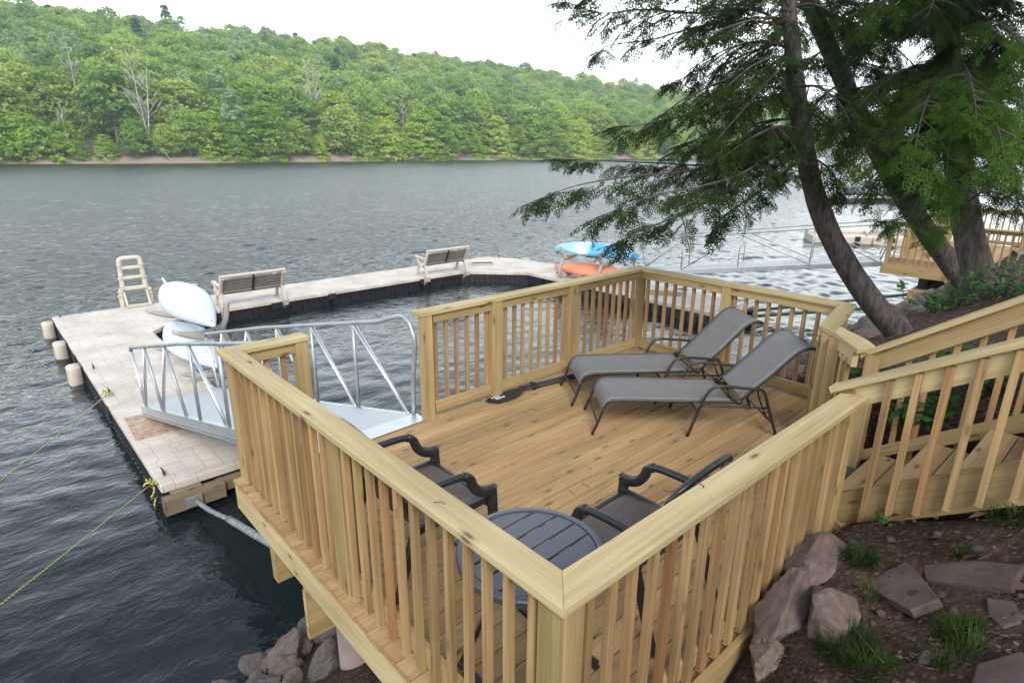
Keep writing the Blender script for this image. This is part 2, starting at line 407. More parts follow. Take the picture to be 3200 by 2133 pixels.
def m_soil():
    m, nt, bs = newmat('soil'); o = objco(nt)
    n = tex(nt, 'Noise', o, 1.6, Detail=8.0, Roughness=.7); n2 = tex(nt, 'Noise', o, 16, Detail=6.0, Roughness=.7)
    vo = tex(nt, 'Voronoi', o, 34)
    c = ramp(nt, n.outputs[0], [(.3, (.016, .010, .008)), (.5, (.040, .026, .020)), (.7, (.075, .050, .040))])
    c = mixc(nt, .8, c, mixc(nt, 1.0, c, ramp(nt, n2.outputs[0], [(.35, (.35, .32, .3)), (.65, (1.5, 1.4, 1.35))]), 'MULTIPLY'))
    sp = N(nt, 'ShaderNodeSeparateColor'); nt.links.new(vo.outputs['Color'], sp.inputs[0])
    lf = math_n(nt, 'MULTIPLY', math_n(nt, 'GREATER_THAN', sp.outputs[0], .72), math_n(nt, 'LESS_THAN', vo.outputs['Distance'], .42))
    c = mixc(nt, math_n(nt, 'MULTIPLY', lf, .35), c, ramp(nt, sp.outputs[1], [(0, (.13, .075, .05)), (1, (.21, .15, .115))]))
    nt.links.new(c, bs.inputs['Base Color']); bs.inputs['Roughness'].default_value = .95; bs.inputs['Specular IOR Level'].default_value = .2
    bump(nt, bs, math_n(nt, 'ADD', n2.outputs[0], math_n(nt, 'MULTIPLY', vo.outputs['Distance'], .4)), .9, .03); return m
M_SOIL = m_soil()
def m_leaf(name, c0, c1, c2, trans=.35, rough=.6):
    m, nt, bs = newmat(name)
    a = N(nt, 'ShaderNodeAttribute', attribute_name='tint').outputs['Fac']
    oi = N(nt, 'ShaderNodeObjectInfo').outputs['Random']
    f = math_n(nt, 'ADD', math_n(nt, 'MULTIPLY', a, .5), math_n(nt, 'MULTIPLY', oi, .5))
    c = ramp(nt, f, [(.15, c0), (.5, c1), (.85, c2)])
    nt.links.new(c, bs.inputs['Base Color']); bs.inputs['Roughness'].default_value = rough; bs.inputs['Specular IOR Level'].default_value = .12
    t = N(nt, 'ShaderNodeBsdfTranslucent'); nt.links.new(c, t.inputs[0])
    mx = N(nt, 'ShaderNodeMixShader'); mx.inputs[0].default_value = trans
    nt.links.new(bs.outputs[0], mx.inputs[1]); nt.links.new(t.outputs[0], mx.inputs[2])
    nt.links.new(mx.outputs[0], nt.nodes['Material Output'].inputs[0]); return m
M_LEAF = m_leaf('broadleaf_foliage', (.11, .22, .05), (.25, .40, .085), (.44, .52, .13), .5)
M_LEAFB = m_leaf('bright_foliage', (.15, .29, .04), (.31, .46, .06), (.50, .58, .10), .5)
M_LEAFP = m_leaf('pale_foliage', (.24, .36, .17), (.31, .43, .23), (.38, .49, .28), .4)
M_PINE = m_leaf('pine_needles', (.03, .085, .05), (.04, .10, .06), (.06, .13, .07), .15)
M_HEM = m_leaf('hemlock_needles', (0.0117, 0.02496, 0.00468), (0.02184, 0.0429, 0.00702), (0.0429, 0.0702, 0.00936), .35)
M_HEMY = m_leaf('young_hemlock_needles', (.020, .055, .010), (.060, .125, .014), (.15, .24, .022), .45)
M_PLANT = m_leaf('undergrowth_leaves', (0.0234, 0.078, 0.0156), (0.0351, 0.1092, 0.0195), (0.0546, 0.1482, 0.0312), .3)
M_GRASS = m_leaf('grass_blades', (0.0156, 0.0351, 0.00624), (0.0273, 0.0585, 0.00936), (0.0585, 0.0936, 0.0195), .3)
M_LITTER = m_leaf('dead_leaves', (.08, .045, .03), (.15, .09, .06), (.26, .18, .13), .1, .8)
def m_bark(name, c0, c1, sc=1.0):
    m, nt, bs = newmat(name); o = objco(nt)
    n = tex(nt, 'Noise', mapping(nt, o, (22*sc, 22*sc, 5*sc)), 1, Detail=6.0, Roughness=.65)
    c = ramp(nt, n.outputs[0], [(.35, c0), (.65, c1)]); nt.links.new(c, bs.inputs['Base Color']); bs.inputs['Roughness'].default_value = .9
    bs.inputs['Specular IOR Level'].default_value = .2
    bump(nt, bs, n.outputs[0], .9, .03); return m
M_BARK = m_bark('hemlock_bark', (.032, .026, .024), (.115, .096, .09))
M_BARKF = m_bark('far_bark', (.10, .09, .08), (.22, .20, .18), .2)
M_DEAD = m_bark('dead_pale_wood', (.27, .26, .23), (.40, .385, .345), .2)
M_ROPE = None
def m_rope():
    m, nt, bs = newmat('yellow_twisted_rope'); uv = N(nt, 'ShaderNodeUVMap', uv_map='grain').outputs[0]
    w = tex(nt, 'Wave', mapping(nt, uv, (1, 1.2, 1), (0, 0, R(35))), 9, bands_direction='X')
    c = ramp(nt, w.outputs[0], [(.35, (.11, .095, .03)), (.6, (.55, .46, .13))]); nt.links.new(c, bs.inputs['Base Color'])
    bs.inputs['Roughness'].default_value = .7; return m
M_ROPE = m_rope()
def m_ply():
    m, nt, bs = newmat('particle_board'); o = objco(nt)
    v = tex(nt, 'Voronoi', mapping(nt, o, (18, 30, 1)), 1); s = N(nt, 'ShaderNodeSeparateColor'); nt.links.new(v.outputs['Color'], s.inputs[0])
    c = ramp(nt, s.outputs[0], [(0, (.24, .15, .10)), (.6, (.36, .26, .19)), (1, (.45, .35, .27))]); nt.links.new(c, bs.inputs['Base Color']); bs.inputs['Roughness'].default_value = .8; return m
M_PLY = m_ply()
def m_tread():
    m, nt, bs = newmat('ribbed_aluminium'); o = objco(nt)
    w = tex(nt, 'Wave', mapping(nt, o, (1, 1, 1)), 14, bands_direction='X'); n = tex(nt, 'Noise', o, 60, Detail=2.0)
    bs.inputs['Base Color'].default_value = (.50, .52, .54, 1); bs.inputs['Metallic'].default_value = .75; bs.inputs['Roughness'].default_value = .5
    bump(nt, bs, math_n(nt, 'ADD', w.outputs[0], math_n(nt, 'MULTIPLY', n.outputs[0], .6)), .5, .006); return m
M_TREAD = m_tread()
def m_water():
    m, nt, bs = newmat('lake_water'); o = objco(nt)
    bs.inputs['Base Color'].default_value = (.007, .012, .0135, 1); bs.inputs['IOR'].default_value = 1.333; bs.inputs['Roughness'].default_value = .03
    v1 = mapping(nt, o, (1.0, 1.7, 1), (0, 0, R(30)))
    b = tex(nt, 'Noise', v1, 3.2, Detail=3.0, Roughness=.6, Distortion=.3)
    s = N(nt, 'ShaderNodeSeparateXYZ'); nt.links.new(o, s.inputs[0])
    def open_lake(lo, hi):                                   # calm by the bank and in the dock basin, wind-ruffled on the open lake
        far = N(nt, 'ShaderNodeMapRange', interpolation_type='SMOOTHSTEP'); nt.links.new(s.outputs[1], far.inputs[0])
        far.inputs[1].default_value = 7; far.inputs[2].default_value = 28; far.inputs[3].default_value = lo; far.inputs[4].default_value = hi; return far.outputs[0]
    nt.links.new(open_lake(.03, .24), bs.inputs['Roughness'])
    bump(nt, bs, math_n(nt, 'MULTIPLY', b.outputs[0], open_lake(.014, .11)), 1.0, 1.0); return m
M_WATER = m_water()
def m_hill():
    m, nt, bs = newmat('far_bank_ground'); o = objco(nt)
    s = N(nt, 'ShaderNodeSeparateXYZ'); nt.links.new(o, s.inputs[0])
    n = tex(nt, 'Noise', mapping(nt, o, (.25, .25, 1.5)), 1, Detail=6.0)
    f = math_n(nt, 'ADD', s.outputs[2], math_n(nt, 'MULTIPLY', n.outputs[0], 1.2))
    mr = N(nt, 'ShaderNodeMapRange'); nt.links.new(f, mr.inputs[0]); mr.inputs[1].default_value = WZ; mr.inputs[2].default_value = WZ+4
    c = ramp(nt, mr.outputs[0], [(.1, (.20, .16, .13)), (.45, (.27, .20, .165)), (.62, (.10, .08, .06)), (.8, (.035, .05, .02))])
    nt.links.new(c, bs.inputs['Base Color']); bs.inputs['Roughness'].default_value = .95; bump(nt, bs, n.outputs[0], .8, .4); return m
M_HILL = m_hill()

# ------------------------------------------------------------------ setting: water, hill, near ground
def sheet(a, b, na, r0, r1, nr):
    """one sheet of water cut in rings; the waves below are a plain function of place"""
    A = np.linspace(a, b, na); Rr = r0*(r1/r0)**(np.linspace(0, 1, nr)); AA, RR = np.meshgrid(A, Rr, indexing='ij')
    return CL.x+np.cos(AA)*RR, CL.y+np.sin(AA)*RR
def waves(x, y):
    r = np.random.default_rng(4); z = np.zeros_like(x); calm = np.clip(np.maximum((y-5)/16, (x-13.5)/4), 0, 1); calm = calm*calm*(3-2*calm)
    calm = np.clip(calm*np.where((x > 1.4) & (x < 12.3) & (y < 14.7), .35, 1), 0, 1)
    gust = .95+.12*np.sin(x*.05+1.3*np.sin(y*.031))*np.sin(y*.043+.7)
    for k in range(54):
        lam = math.exp(r.uniform(math.log(.32), math.log(1.7))); th = R(62)+r.normal(0, .75); ph = r.uniform(0, 6.283); kx, ky = math.cos(th)*2*math.pi/lam, math.sin(th)*2*math.pi/lam
        amp = .036*lam/(2*math.pi)*(1.1 if lam < .7 else .5); wd = .9*np.sin(x*.61/lam**.3+ph*3)+.9*np.sin(y*.53/lam**.3+ph*5)
        keep = (.20+.80*calm)*gust if lam < 1.0 else (.34+.66*calm)*gust
        z += amp*keep*np.sin(kx*x+ky*y+ph+wd)
    return z
wx, wy = sheet(-.25, 2.25, 900, 2.2, 210, 720)
wz = WZ+waves(wx, wy); nr_ = wx.shape[1]; na_ = wx.shape[0]
ed = np.ones_like(wz); ed[:, -1] = 0
ii = np.arange((na_-1)*(nr_-1)); ii = (ii//(nr_-1))*nr_+ii % (nr_-1)
water = np_mesh('lake_water', np.stack([wx, wy, np.where(ed > 0, wz, WZ)], -1).reshape(-1, 3), np.stack([ii, ii+1, ii+nr_+1, ii+nr_], 1), M_WATER); tag(water, kind='structure')
water.data.polygons.foreach_set('use_smooth', np.ones(len(ii), bool)); water.data.flip_normals()
mb = MB(); mb.face(range(4), [(0, 0)]*4, (0, 0)); mb.v = [Vector((x, y, WZ-.16)) for x, y in ((-580, -180), (1880, -180), (1880, 980), (-580, 980))]
tag(mb.build('far_lake_water', M_WATER), kind='structure')
SKY = [(0, 377, -8), (150, 376.5, 4), (300, 376, 24), (450, 375, 45), (600, 373.5, 64), (750, 372, 82), (900, 370, 100), (1100, 367.5, 130), (1250, 366, 155), (1400, 365, 176), (1550, 364, 197), (1700, 362.5, 217), (1850, 359.5, 236), (2000, 354, 258), (2150, 351, 272), (2400, 351, 290)]
TREE_H = 15.5
tab = []
for u, vs, vt in SKY:
    d = ray(u, 345); az = math.atan2(d.y, d.x); p = at_z(u, vs, WZ); r0 = math.hypot(p.x-CL.x, p.y-CL.y)
    e = ray(u, vt); el = e.z/math.hypot(e.x, e.y); Dd = 150+.22*r0
    tab.append((az, r0, Dd, el*(r0+Dd)+CL.z-TREE_H*(1+.0006*r0)))
tab = tab[::-1]                                # rising azimuth
AZ = [t[0] for t in tab]
def hill_at(az):
    if az <= AZ[0]: return tab[0][1:]
    if az >= AZ[-1]: return tab[-1][1:]
    return tuple(float(np.interp(az, AZ, [t[k] for t in tab])) for k in (1, 2, 3))
def hill_z(az, r):
    r0, Dd, Hr = hill_at(az); q = r-r0
    if q < 0: return WZ-.8
    bank = .8*sstep(q/4)
    s = q/Dd
    z = WZ+bank+(Hr-WZ-.8)*cl(s, 0, 1)**1.05
    if s > 1: z = Hr-(s-1)*Dd*.10
    return z
azs = np.linspace(AZ[0]-.35, AZ[-1]+.8, 260); ss = [-.03, 0, .006, .015, .03, .06, .1, .2, .3, .4, .5, .6, .7, .8, .9, 1, 1.2, 1.7]
hv = []; hf = []
for i, a in enumerate(azs):
    r0, Dd, Hr = hill_at(a)
    for j, s in enumerate(ss):
        r = r0+s*Dd+fbm(i*.23, 0, 1.3)*2.0*(1 if s > -.02 else 0)
        z = hill_z(a, r0+max(s, -.03)*Dd)
        hv.append((CL.x+math.cos(a)*r, CL.y+math.sin(a)*r, z if s > 0 else (WZ-.8 if s < 0 else WZ-.05)))
ns = len(ss)
for i in range(len(azs)-1):
    for j in range(ns-1): hf.append((i*ns+j, i*ns+j+1, (i+1)*ns+j+1, (i+1)*ns+j))
hill = np_mesh('far_hill', np.array(hv), np.array(hf), M_HILL); tag(hill, kind='structure')
gx = np.arange(-9, 34.01, .14); gy = np.arange(-9, 7.61, .14); gv = [(x, y, ground_z(x, y)) for x in gx for y in gy]; ny = len(gy)
gf = [(i*ny+j, (i+1)*ny+j, (i+1)*ny+j+1, i*ny+j+1) for i in range(len(gx)-1) for j in range(ny-1)]
ground = np_mesh('bank_ground', np.array(gv), np.array(gf), M_SOIL); tag(ground, kind='structure')
ground.data.polygons.foreach_set('use_smooth', np.ones(len(gf), bool))

# ------------------------------------------------------------------ the deck
H = 1.076; LX, LY = 5.12, 3.515; CT = .038; OFS = .04
BALS = []
for _ in range(6):
    mb = MB(); mb.board((0, 0, 0), (0, 0, 1), .036, .036, up=(1, 0, 0)); o = mb.build('baluster', M_BAL); BALS.append(o.data); bpy.data.objects.remove(o)
def part_copy(name, mesh, parent):
    o = bpy.data.objects.new(name, mesh); COL.objects.link(o); o.parent = parent
    m = o.modifiers.new('bevel', 'BEVEL'); m.width = .003; m.segments = 2; return o
def railing(label, p0, p1, inn, posts, cap, name='deck_railing', bal_n=None, z0=0, bal_skip=.05, group=None, foot=.035, mats=None, trim=(.14, .14), pw=.089):
    """p0, p1: outer line of the cap (xy); inn: unit vector inwards; posts: distances along; cap: four corners of the mitred cap (xy)"""
    p0, p1, inn = Vector((*p0, 0)), Vector((*p1, 0)), Vector((*inn, 0))
    d = p1-p0; L = d.length; d = d/L; Z = Vector((0, 0, 1)); b = Vector((0, 0, z0))
    root = thing(name, label, 'railing', p0+d*(L/2)+b, group=group)
    at = lambda s, k, z: p0+d*s+inn*k+b+Z*z
    mb = MB(); mb.prism([Vector((x, y, z0+H)) for x, y in cap], (0, 0, -CT), udir=d); mb.build('cap_rail', M_CAP, root, .004, True)
    mb = MB(); mb.board(at(trim[0], OFS+.054, H-CT-.045), at(L-trim[1], OFS+.054, H-CT-.045), .038, .089); mb.build('top_rail', M_RAIL, root, .003, True)
    mb = MB(); mb.board(at(trim[0], OFS+.054, .105), at(L-trim[1], OFS+.054, .105), .038, .11); mb.build('bottom_rail', M_RAIL, root, .003, True)
    for s, dbl in posts:
        mb = MB(); mb.board(at(s, OFS+.0545, -.0), at(s, OFS+.0545, H-CT), pw, pw+.014, up=d)
        if dbl: mb.board(at(s-.062, OFS+.0545, .001), at(s-.062, OFS+.0545, H-CT-.001), .089, .034, up=d)
        mb.build('post', M_RAIL, root, .004, True)
    occ = [s for s, _ in posts]
    n = bal_n or round(L/.127)
    for i in range(n):
        s = (i+.5)*L/n
        if any(abs(s-q) < .075 for q in occ): continue
        o = part_copy('baluster', random.choice(BALS), root)
        o.location = at(s, OFS+.017, 0)-Vector(root.location); o.location.z = -b.z*0
        o.scale.z = (H-CT-.002-foot)/1.0; o.location.z = foot
        o.rotation_euler = (random.uniform(-.004, .004), random.uniform(-.004, .004), math.atan2(d.y, d.x)+random.choice((0, R(180))))
    return root

deck = thing('wooden_deck', 'new yellow lumber deck on the bank carrying two grey loungers and a round table', 'deck', (2.5, 1.7, -.3))
mb = MB(); pitch = LY/25
for i in range(25):
    y = (i+.5)*pitch; x1 = LX+.01 if y > 1.0 else 3.98-(0 if y > .45 else .28)
    cut = [] if i % 3 else [random.uniform(1.4, 3.6)]
    xs = [-.012+random.uniform(-.004, .004)]+cut+[x1+random.uniform(-.004, .004)]
    for a, c in zip(xs, xs[1:]): mb.board((a+.001, y, -.0145), (c-.001, y, -.0145+random.uniform(-.0008, .0008)), pitch-.006, .029)
mb.build('deck_boards', M_DECK, deck, .003, True)
def part_board(name, mat, par, p0, p1, w, h, up=(0, 0, 1), bevel=.003):
    m_ = MB(); m_.board(p0, p1, w, h, up); return m_.build(name, mat, par, bevel, True)
part_board('rim_board', M_CAP, deck, (.019, .04, -.148), (.019, LY-.0, -.148), .038, .235)
part_board('rim_board', M_CAP, deck, (.04, LY-.019, -.148), (LX, LY-.019, -.148), .038, .235)
part_board('rim_board', M_RAIL, deck, (.0, .019, -.10), (2.70, .019, -.10), .038, .29)
part_board('rim_board', M_RAIL, deck, (LX-.019, LY-.04, -.148), (LX-.019, .98, -.148), .038, .235)
for i in range(10):
    x = .45+i*.46; part_board('joist', M_RAIL, deck, (x, .06, -.15), (x, LY-.05, -.15), .038, .235)
part_board('beam', M_RAIL, deck, (.01, 2.86, -.42), (LX-.1, 2.86, -.42), .09, .29)
part_board('beam', M_RAIL, deck, (.03, 2.36, -.46), (LX-.1, 2.36, -.46), .045, .36)
part_board('beam', M_RAIL, deck, (-.01, 2.27, -.47), (LX-.1, 2.27, -.47), .045, .38)
pier = tag(MB().tube([(.36, 2.31, -.66), (.36, 2.31, -1.9)], .15, 24).build('concrete_pier', M_CONC), 'round concrete tube pier standing among the rocks under the deck corner', 'pier')
for x in (2.6, 4.7): 
    tag(MB().tube([(x, 2.33, -.66), (x, 2.33, -1.9)], .15, 20).build('concrete_pier', M_CONC), 'concrete tube pier hidden deeper below the deck boards', 'pier', 'inner deck piers')

W_ = .14; gA, gB = .659, 1.711
rl = railing('deck railing along the open lake side, from the near corner to the gangway', (0, 0), (0, LY), (1, 0), [(.085, 0), (1.78, 1), (LY-.085, 0)],
        [(0, 0), (0, LY), (W_, LY-W_), (W_, W_)], bal_n=27, pw=.10)
rw = railing('very short length of deck railing beside the gangway opening, ending in one post', (0, LY), (gA, LY), (0, -1), [(gA-.065, 0)],
        [(0, LY), (gA, LY), (gA, LY-W_), (W_, LY-W_)], bal_n=5, trim=(.14, .1))
rb = railing('deck railing behind the black paddle, from the gangway opening to the far corner', (gB, LY), (LX, LY), (0, -1), [(.065, 0), (.92, 1), (2.05, 1), (LX-gB-.085, 0)],
        [(gB, LY), (LX, LY), (LX-W_, LY-W_), (gB, LY-W_)], bal_n=27)
rr = railing('deck railing behind the heads of the two loungers, looking onto the rocks', (LX, LY), (LX, .93), (-1, 0), [(1.28, 0)],
        [(LX, LY), (LX, .93), (LX-W_, 1.07), (LX-W_, LY-W_)], bal_n=20)
rn = railing('nearest deck railing above the bare soil, behind the wicker chair and the table', (0, 0), (2.71, 0), (0, 1), [(.085, 0), (2.62, 0)],
        [(0, 0), (2.74, 0), (2.62, W_), (W_, W_)], bal_n=21, foot=.03, pw=.105)
# the two posts in the near corner are boxed
# jog of the railing towards the stairs
rj = thing('corner_railing', 'angled corner piece of railing with bolted posts where the stairs meet the deck', 'railing', (4.0, .8, 0))
mb = MB(); mb.prism([(5.075, 1.07, H+.002), (5.1, .925, H+.002), (3.92, .675, H+.002), (4.07, .86, H+.002)], (0, 0, -CT), udir=(-1, -.2, 0)); mb.build('cap_rail', M_CAP, rj, .004, True)
mb = MB(); mb.prism([(4.065, .853, H), (3.915, .672, H), (3.62, .395, H), (3.80, .33, H), (3.93, .43, H), (4.16, .71, H)], (0, 0, -CT), udir=(-.7, -.7, 0)); mb.build('cap_rail', M_CAP, rj, .004, True)
part_board('top_rail', M_CAP, rj, (4.10, .80, H-.10), (3.68, .42, H-.10), .038, .12)
part_board('top_rail', M_RAIL, rj, (5.05, 1.0, H-.085), (4.12, .80, H-.085), .038, .089)
for q in ((4.06, .80), (3.975, .745), (3.915, .66)): part_board('post', M_RAIL, rj, (*q, -.0), (*q, H-CT-.002), .085, .085, (1, .2, 0))
for q in ((3.86, .60), (3.80, .54), (3.745, .485)): part_board('baluster', M_BAL, rj, (*q, .04), (*q, H-.12), .034, .034, (1, 1, 0))
for i in range(5):
    x = 4.2+i*.17; part_board('baluster', M_BAL, rj, (x, .81+.21*(x-4.1), .04), (x, .81+.21*(x-4.1), H-.05), .036, .036, (1, 0, 0))
for z in (.93, .55):
    mb = MB(); mb.tube([(4.01, .793, z), (3.992, .80, z)], .018, 10); mb.build('bolt', M_BLACK, rj, 0, True)

# stairs up the bank
st = thing('wooden_stairs', 'wooden stairs with closed stringers climbing from the deck to the bank', 'stairs', (3.2, -.8, .4))
SL = .70
def stz(y, z0): return z0-SL*y
for x, z0, mt in ((2.72, .42, M_RAIL), (3.78, .42, M_RAIL)):
    y0, y1 = (.06 if x < 3 else .34), -3.2; mb = MB()
    dn = .295
    a, b = (x-.019, y0, stz(y0, z0)), (x-.019, y1, stz(y1, z0))
    mb.prism([a, b, (x-.019, y1, stz(y1, z0)-dn), (x-.019, y0+.0, max(.1, stz(y0, z0)-dn))], (.038, 0, 0), udir=(0, -1, SL)); mb.build('stringer', mt, st, .003, True)
for i in range(10):
    y = .18-i*.322; z = .245+i*.222
    part_board('tread', M_DECK, st, (2.745, y-.08, z-.019), (3.755, y-.08, z-.019), .156, .038)
    part_board('tread', M_DECK, st, (2.745, y-.243, z-.019), (3.755, y-.243, z-.019), .158, .038)
    part_board('riser', M_RAIL, st, (2.745, y-.012, z-.13), (3.755, y-.012, z-.13), .019, .182)
part_board('nosing_block', M_RAIL, st, (2.62, .03, .16), (2.85, -.12, .10), .10, .09)
def stair_rail(label, x, s, yA, zA, slope, ends):
    g = thing('stair_railing', label, 'railing', (x, -.6, 1.2))
    L = 3.3; y1 = yA-L; zz = lambda y: zA+slope*(yA-y)
    n = Vector((0, slope, 1)).normalized()
    mb = MB(); a, b = Vector((x, yA, zz(yA)-.019)), Vector((x, y1, zz(y1)-.019))
    mb.board(a, b, .14, CT, n); mb.build('cap_rail', M_CAP, g, .004, True)
    o = Vector((s*.012, .0, 0))
    mb = MB(); mb.board(a+o-n*.085+Vector((0, -.04, .03)), b+o-n*.085, .038, .13, n); mb.build('top_rail', M_CAP if s > 0 else M_RAIL, g, .003, True)
    part_board('post', M_RAIL, g, (x+s*.03, yA-.08, .0), (x+s*.03, yA-.08, zz(yA-.08)-CT-.01), .089, .089, (0, 1, 0))
    y = yA-.30
    while y > y1+.2:
        t = zz(y)-.05; part_board('baluster', M_BAL, g, (x-s*.028, y, stz(y, .42)-.225), (x-s*.028, y, t), .036, .036, (0, 1, 0)); y -= .1345
    return g
stair_rail('stair railing nearest the bare soil, rising beside the reddish slab', 2.69, 1, .20, 1.092, .605, None)
stair_rail('farther stair railing in front of the leaning thin trunk', 3.79, -1, .40, 1.02, .70, None)
st2 = MB(); st2.prism([(2.78, .42, .075), (3.72, .44, .085), (3.72, .19, .085), (2.78, .19, .075)], (0, 0, -.07)); 
tag(st2.build('stone_step', M_SLAB, None, .02), 'flat grey stone step at the foot of the wooden stairs', 'step')

# ------------------------------------------------------------------ furniture on the deck
def make_lounger(label):
    g = thing('sun_lounger', label, 'sun lounger', (0, 0, 0))
    def fr(name, pts, t, r=.0135, k=4, mat=M_BRONZE):
        return MB().tube(smooth_line([(s, t, z) for s, z in pts], k), r, 8).build(name, mat, g)
    hw = .275
    for q in (-hw, hw):
        fr('front_leg', [(-.005, 0), (.05, .145), (.085, .255)], q, .0145)
        fr('side_rail', [(.085, .255), (.115, .305), (.165, .33), (.26, .338), (.7, .33), (1.10, .325), (1.30, .32)], q)
        fr('back_side_rail', [(1.30, .325), (1.36, .375), (1.56, .565), (1.74, .755), (1.82, .815), (1.90, .83), (1.95, .815)], q)
        fr('arm', [(.86, 0), (.92, .20), (.965, .34), (1.0, .42), (1.05, .475), (1.13, .49), (1.30, .475), (1.49, .455)], q*1.14, .0145)
        fr('rear_leg', [(1.49, .46), (1.53, .40), (1.585, .25), (1.68, 0)], q*1.10, .0145)
        fr('lower_rail', [(.955, .295), (1.25, .285), (1.58, .27)], q*1.08, .010)
        fr('back_prop', [(1.47, .47), (1.50, .36), (1.59, .16)], q*.88, .008)
        for e in range(3): MB().tube([(1.55+.02*e, q*.88, .25-.05*e), (1.585+.02*e, q*.88, .265-.05*e)], .007, 6).build('prop_notch', M_BRONZE, g)
        MB().tube([(1.285, q*.93, .325), (1.325, q*1.06, .325)], .024, 10).build('pivot', M_BLACK, g)
    for s, z, w, r in ((.035, .12, hw, .009), (1.30, .305, hw, .011), (1.635, .12, hw*1.08, .009), (1.49, .44, hw*.9, .009), (.93, .25, hw*1.12, .008)):
        MB().tube([(s, -w, z), (s, w, z)], r, 8).build('cross_bar', M_BRONZE, g)
    def sling(name, pts, w, sag=.012):
        P = smooth_line([(s, 0, z) for s, z in pts], 5); rings = []; th = .004
        mb = MB(); m = 9; n = len(P)
        for i, p in enumerate(P):
            d = (P[min(i+1, n-1)]-P[max(i-1, 0)]).normalized(); nn = Vector((-d.z, 0, d.x))
            for j in range(m):
                q = -1+2*j/(m-1); mb.v.append(p+Vector((0, q*w, 0))+nn*(.010-sag*(1-q*q)))
        for i in range(n-1):
            for j in range(m-1): mb.face((i*m+j, (i+1)*m+j, (i+1)*m+j+1, i*m+j+1), [(i*.1, j*.1)]*4, (0, 0), True)
        o = mb.build(name, M_SLING, g); md = o.modifiers.new('thick', 'SOLIDIFY'); md.thickness = .006; return o
    sling('seat_sling', [(.078, .215), (.10, .285), (.15, .335), (.26, .345), (.7, .337), (1.24, .327)], hw)
    sling('back_sling', [(1.335, .35), (1.42, .43), (1.56, .57), (1.74, .76), (1.82, .822), (1.90, .838), (1.955, .82)], hw)
    MB().tube([(1.755, -hw*.96, .775), (1.74, 0, .752), (1.755, hw*.96, .775)], .005, 6).build('headrest_seam', M_SLING, g)
    return g
l2 = make_lounger('grey sling sun lounger in front, nearest the middle of the deck floor')
l2.location = (2.905, 2.373, 0); l2.rotation_euler.z = math.atan2(-1.11, 1.27)
l1 = copy_tree(l2); l1['label'] = 'grey sling sun lounger tucked behind the other, closest to the corner of the back railing'
l1.location = (3.215, 2.955, 0); l1.rotation_euler.z = R(-34.5)
l1['group'] = l2['group'] = 'sun loungers on the deck'

def make_chair(label):
    g = thing('patio_chair', label, 'chair', (0, 0, 0))
    for q in (-1, 1):
        y = q*.325
        arm = smooth_line([(-.10, y, .63), (.05, y, .652), (.20, y, .655), (.30, y, .645), (.345, y, .615), (.365, y, .565), (.40, y, .515), (.46, y, .485), (.52, y, .475)], 4)
        MB().tube(arm[:14], .024, 10).build('armrest', M_BLACK, g)
        rings = []; A = arm[12:]
        for i, p in enumerate(A):
            d = (A[min(i+1, len(A)-1)]-A[max(i-1, 0)]).normalized(); n_ = Vector((-d.z, 0, d.x)); hh = .026+.008*i/len(A)
            rings.append([p+n_*(hh*c_)+Vector((0, .024*e_, 0)) for c_, e_ in ((1, -.6), (1, .6), (.5, 1), (-.5, 1), (-1, .6), (-1, -.6), (-.5, -1), (.5, -1))])
        MB().loft(rings).build('arm_support', M_BLACK, g)
        MB().board((.51, y, .50), (.535, y, 0), .04, .062, (1, 0, 0)).build('leg', M_BLACK, g, .006)
        MB().board((-.02, y*.93, .44), (-.17, y*.98, 0), .035, .05, (1, 0, 0)).build('leg', M_BLACK, g, .006)
        MB().tube(smooth_line([(-.01, y*.92, .40), (-.06, y*.92, .55), (-.12, y*.9, .75), (-.17, y*.86, .90), (-.205, y*.62, .965), (-.215, y*.25, .985), (-.216, 0, .987)], 4), .02, 8).build('back_frame', M_BLACK, g)
        MB().board((.0, y*.92, .395), (.52, y*.92, .41), .03, .045).build('seat_rail', M_BLACK, g, .004)
    mb = MB(); n, m = 14, 11
    for i in range(n+1):
        s = i/n
        for j in range(m+1):
            q = -1+2*j/m
            x = -.01+.53*s; z = .425+.012*math.cos(s*3)-.02*math.sin(math.pi*s)*(1-q*q)
            if s > .82: z -= (s-.82)**2*1.6
            mb.v.append(Vector((x+.03*(1-q*q)*s, q*.30, z)))
    for i in range(n):
        for j in range(m): k = i*(m+1)+j; mb.face((k, k+m+1, k+m+2, k+1), [(0, 0)]*4, (0, 0), True)
    o = mb.build('seat', M_WICKER, g); md = o.modifiers.new('thick', 'SOLIDIFY'); md.thickness = .02
    mb = MB()
    for i in range(n+1):
        s = i/n
        for j in range(m+1):
            q = -1+2*j/m; w = .295 if s < .75 else .295*math.sqrt(max(.02, 1-((s-.75)/.27)**2))
            mb.v.append(Vector((-.02-.205*s**1.1-.025*(1-q*q), q*w, .45+.53*s)))
    for i in range(n):
        for j in range(m): k = i*(m+1)+j; mb.face((k, k+1, k+m+2, k+m+1), [(0, 0)]*4, (0, 0), True)
    o = mb.build('backrest', M_WICKER, g); md = o.modifiers.new('thick', 'SOLIDIFY'); md.thickness = .015
    MB().board((.50, -.30, .385), (.50, .30, .385), .03, .04).build('seat_rail', M_BLACK, g, .004)
    return g
c1 = make_chair('brown woven patio chair with its back to the railing facing the open lake'); c1.location = (.42, 1.80, 0); c1.rotation_euler.z = R(-2)
c2 = copy_tree(c1); c2['label'] = 'brown woven patio chair with its back to the nearest railing, right beside the round table'; c2.location = (1.335, .47, 0); c2.rotation_euler.z = R(92)
c1['group'] = c2['group'] = 'woven patio chairs'

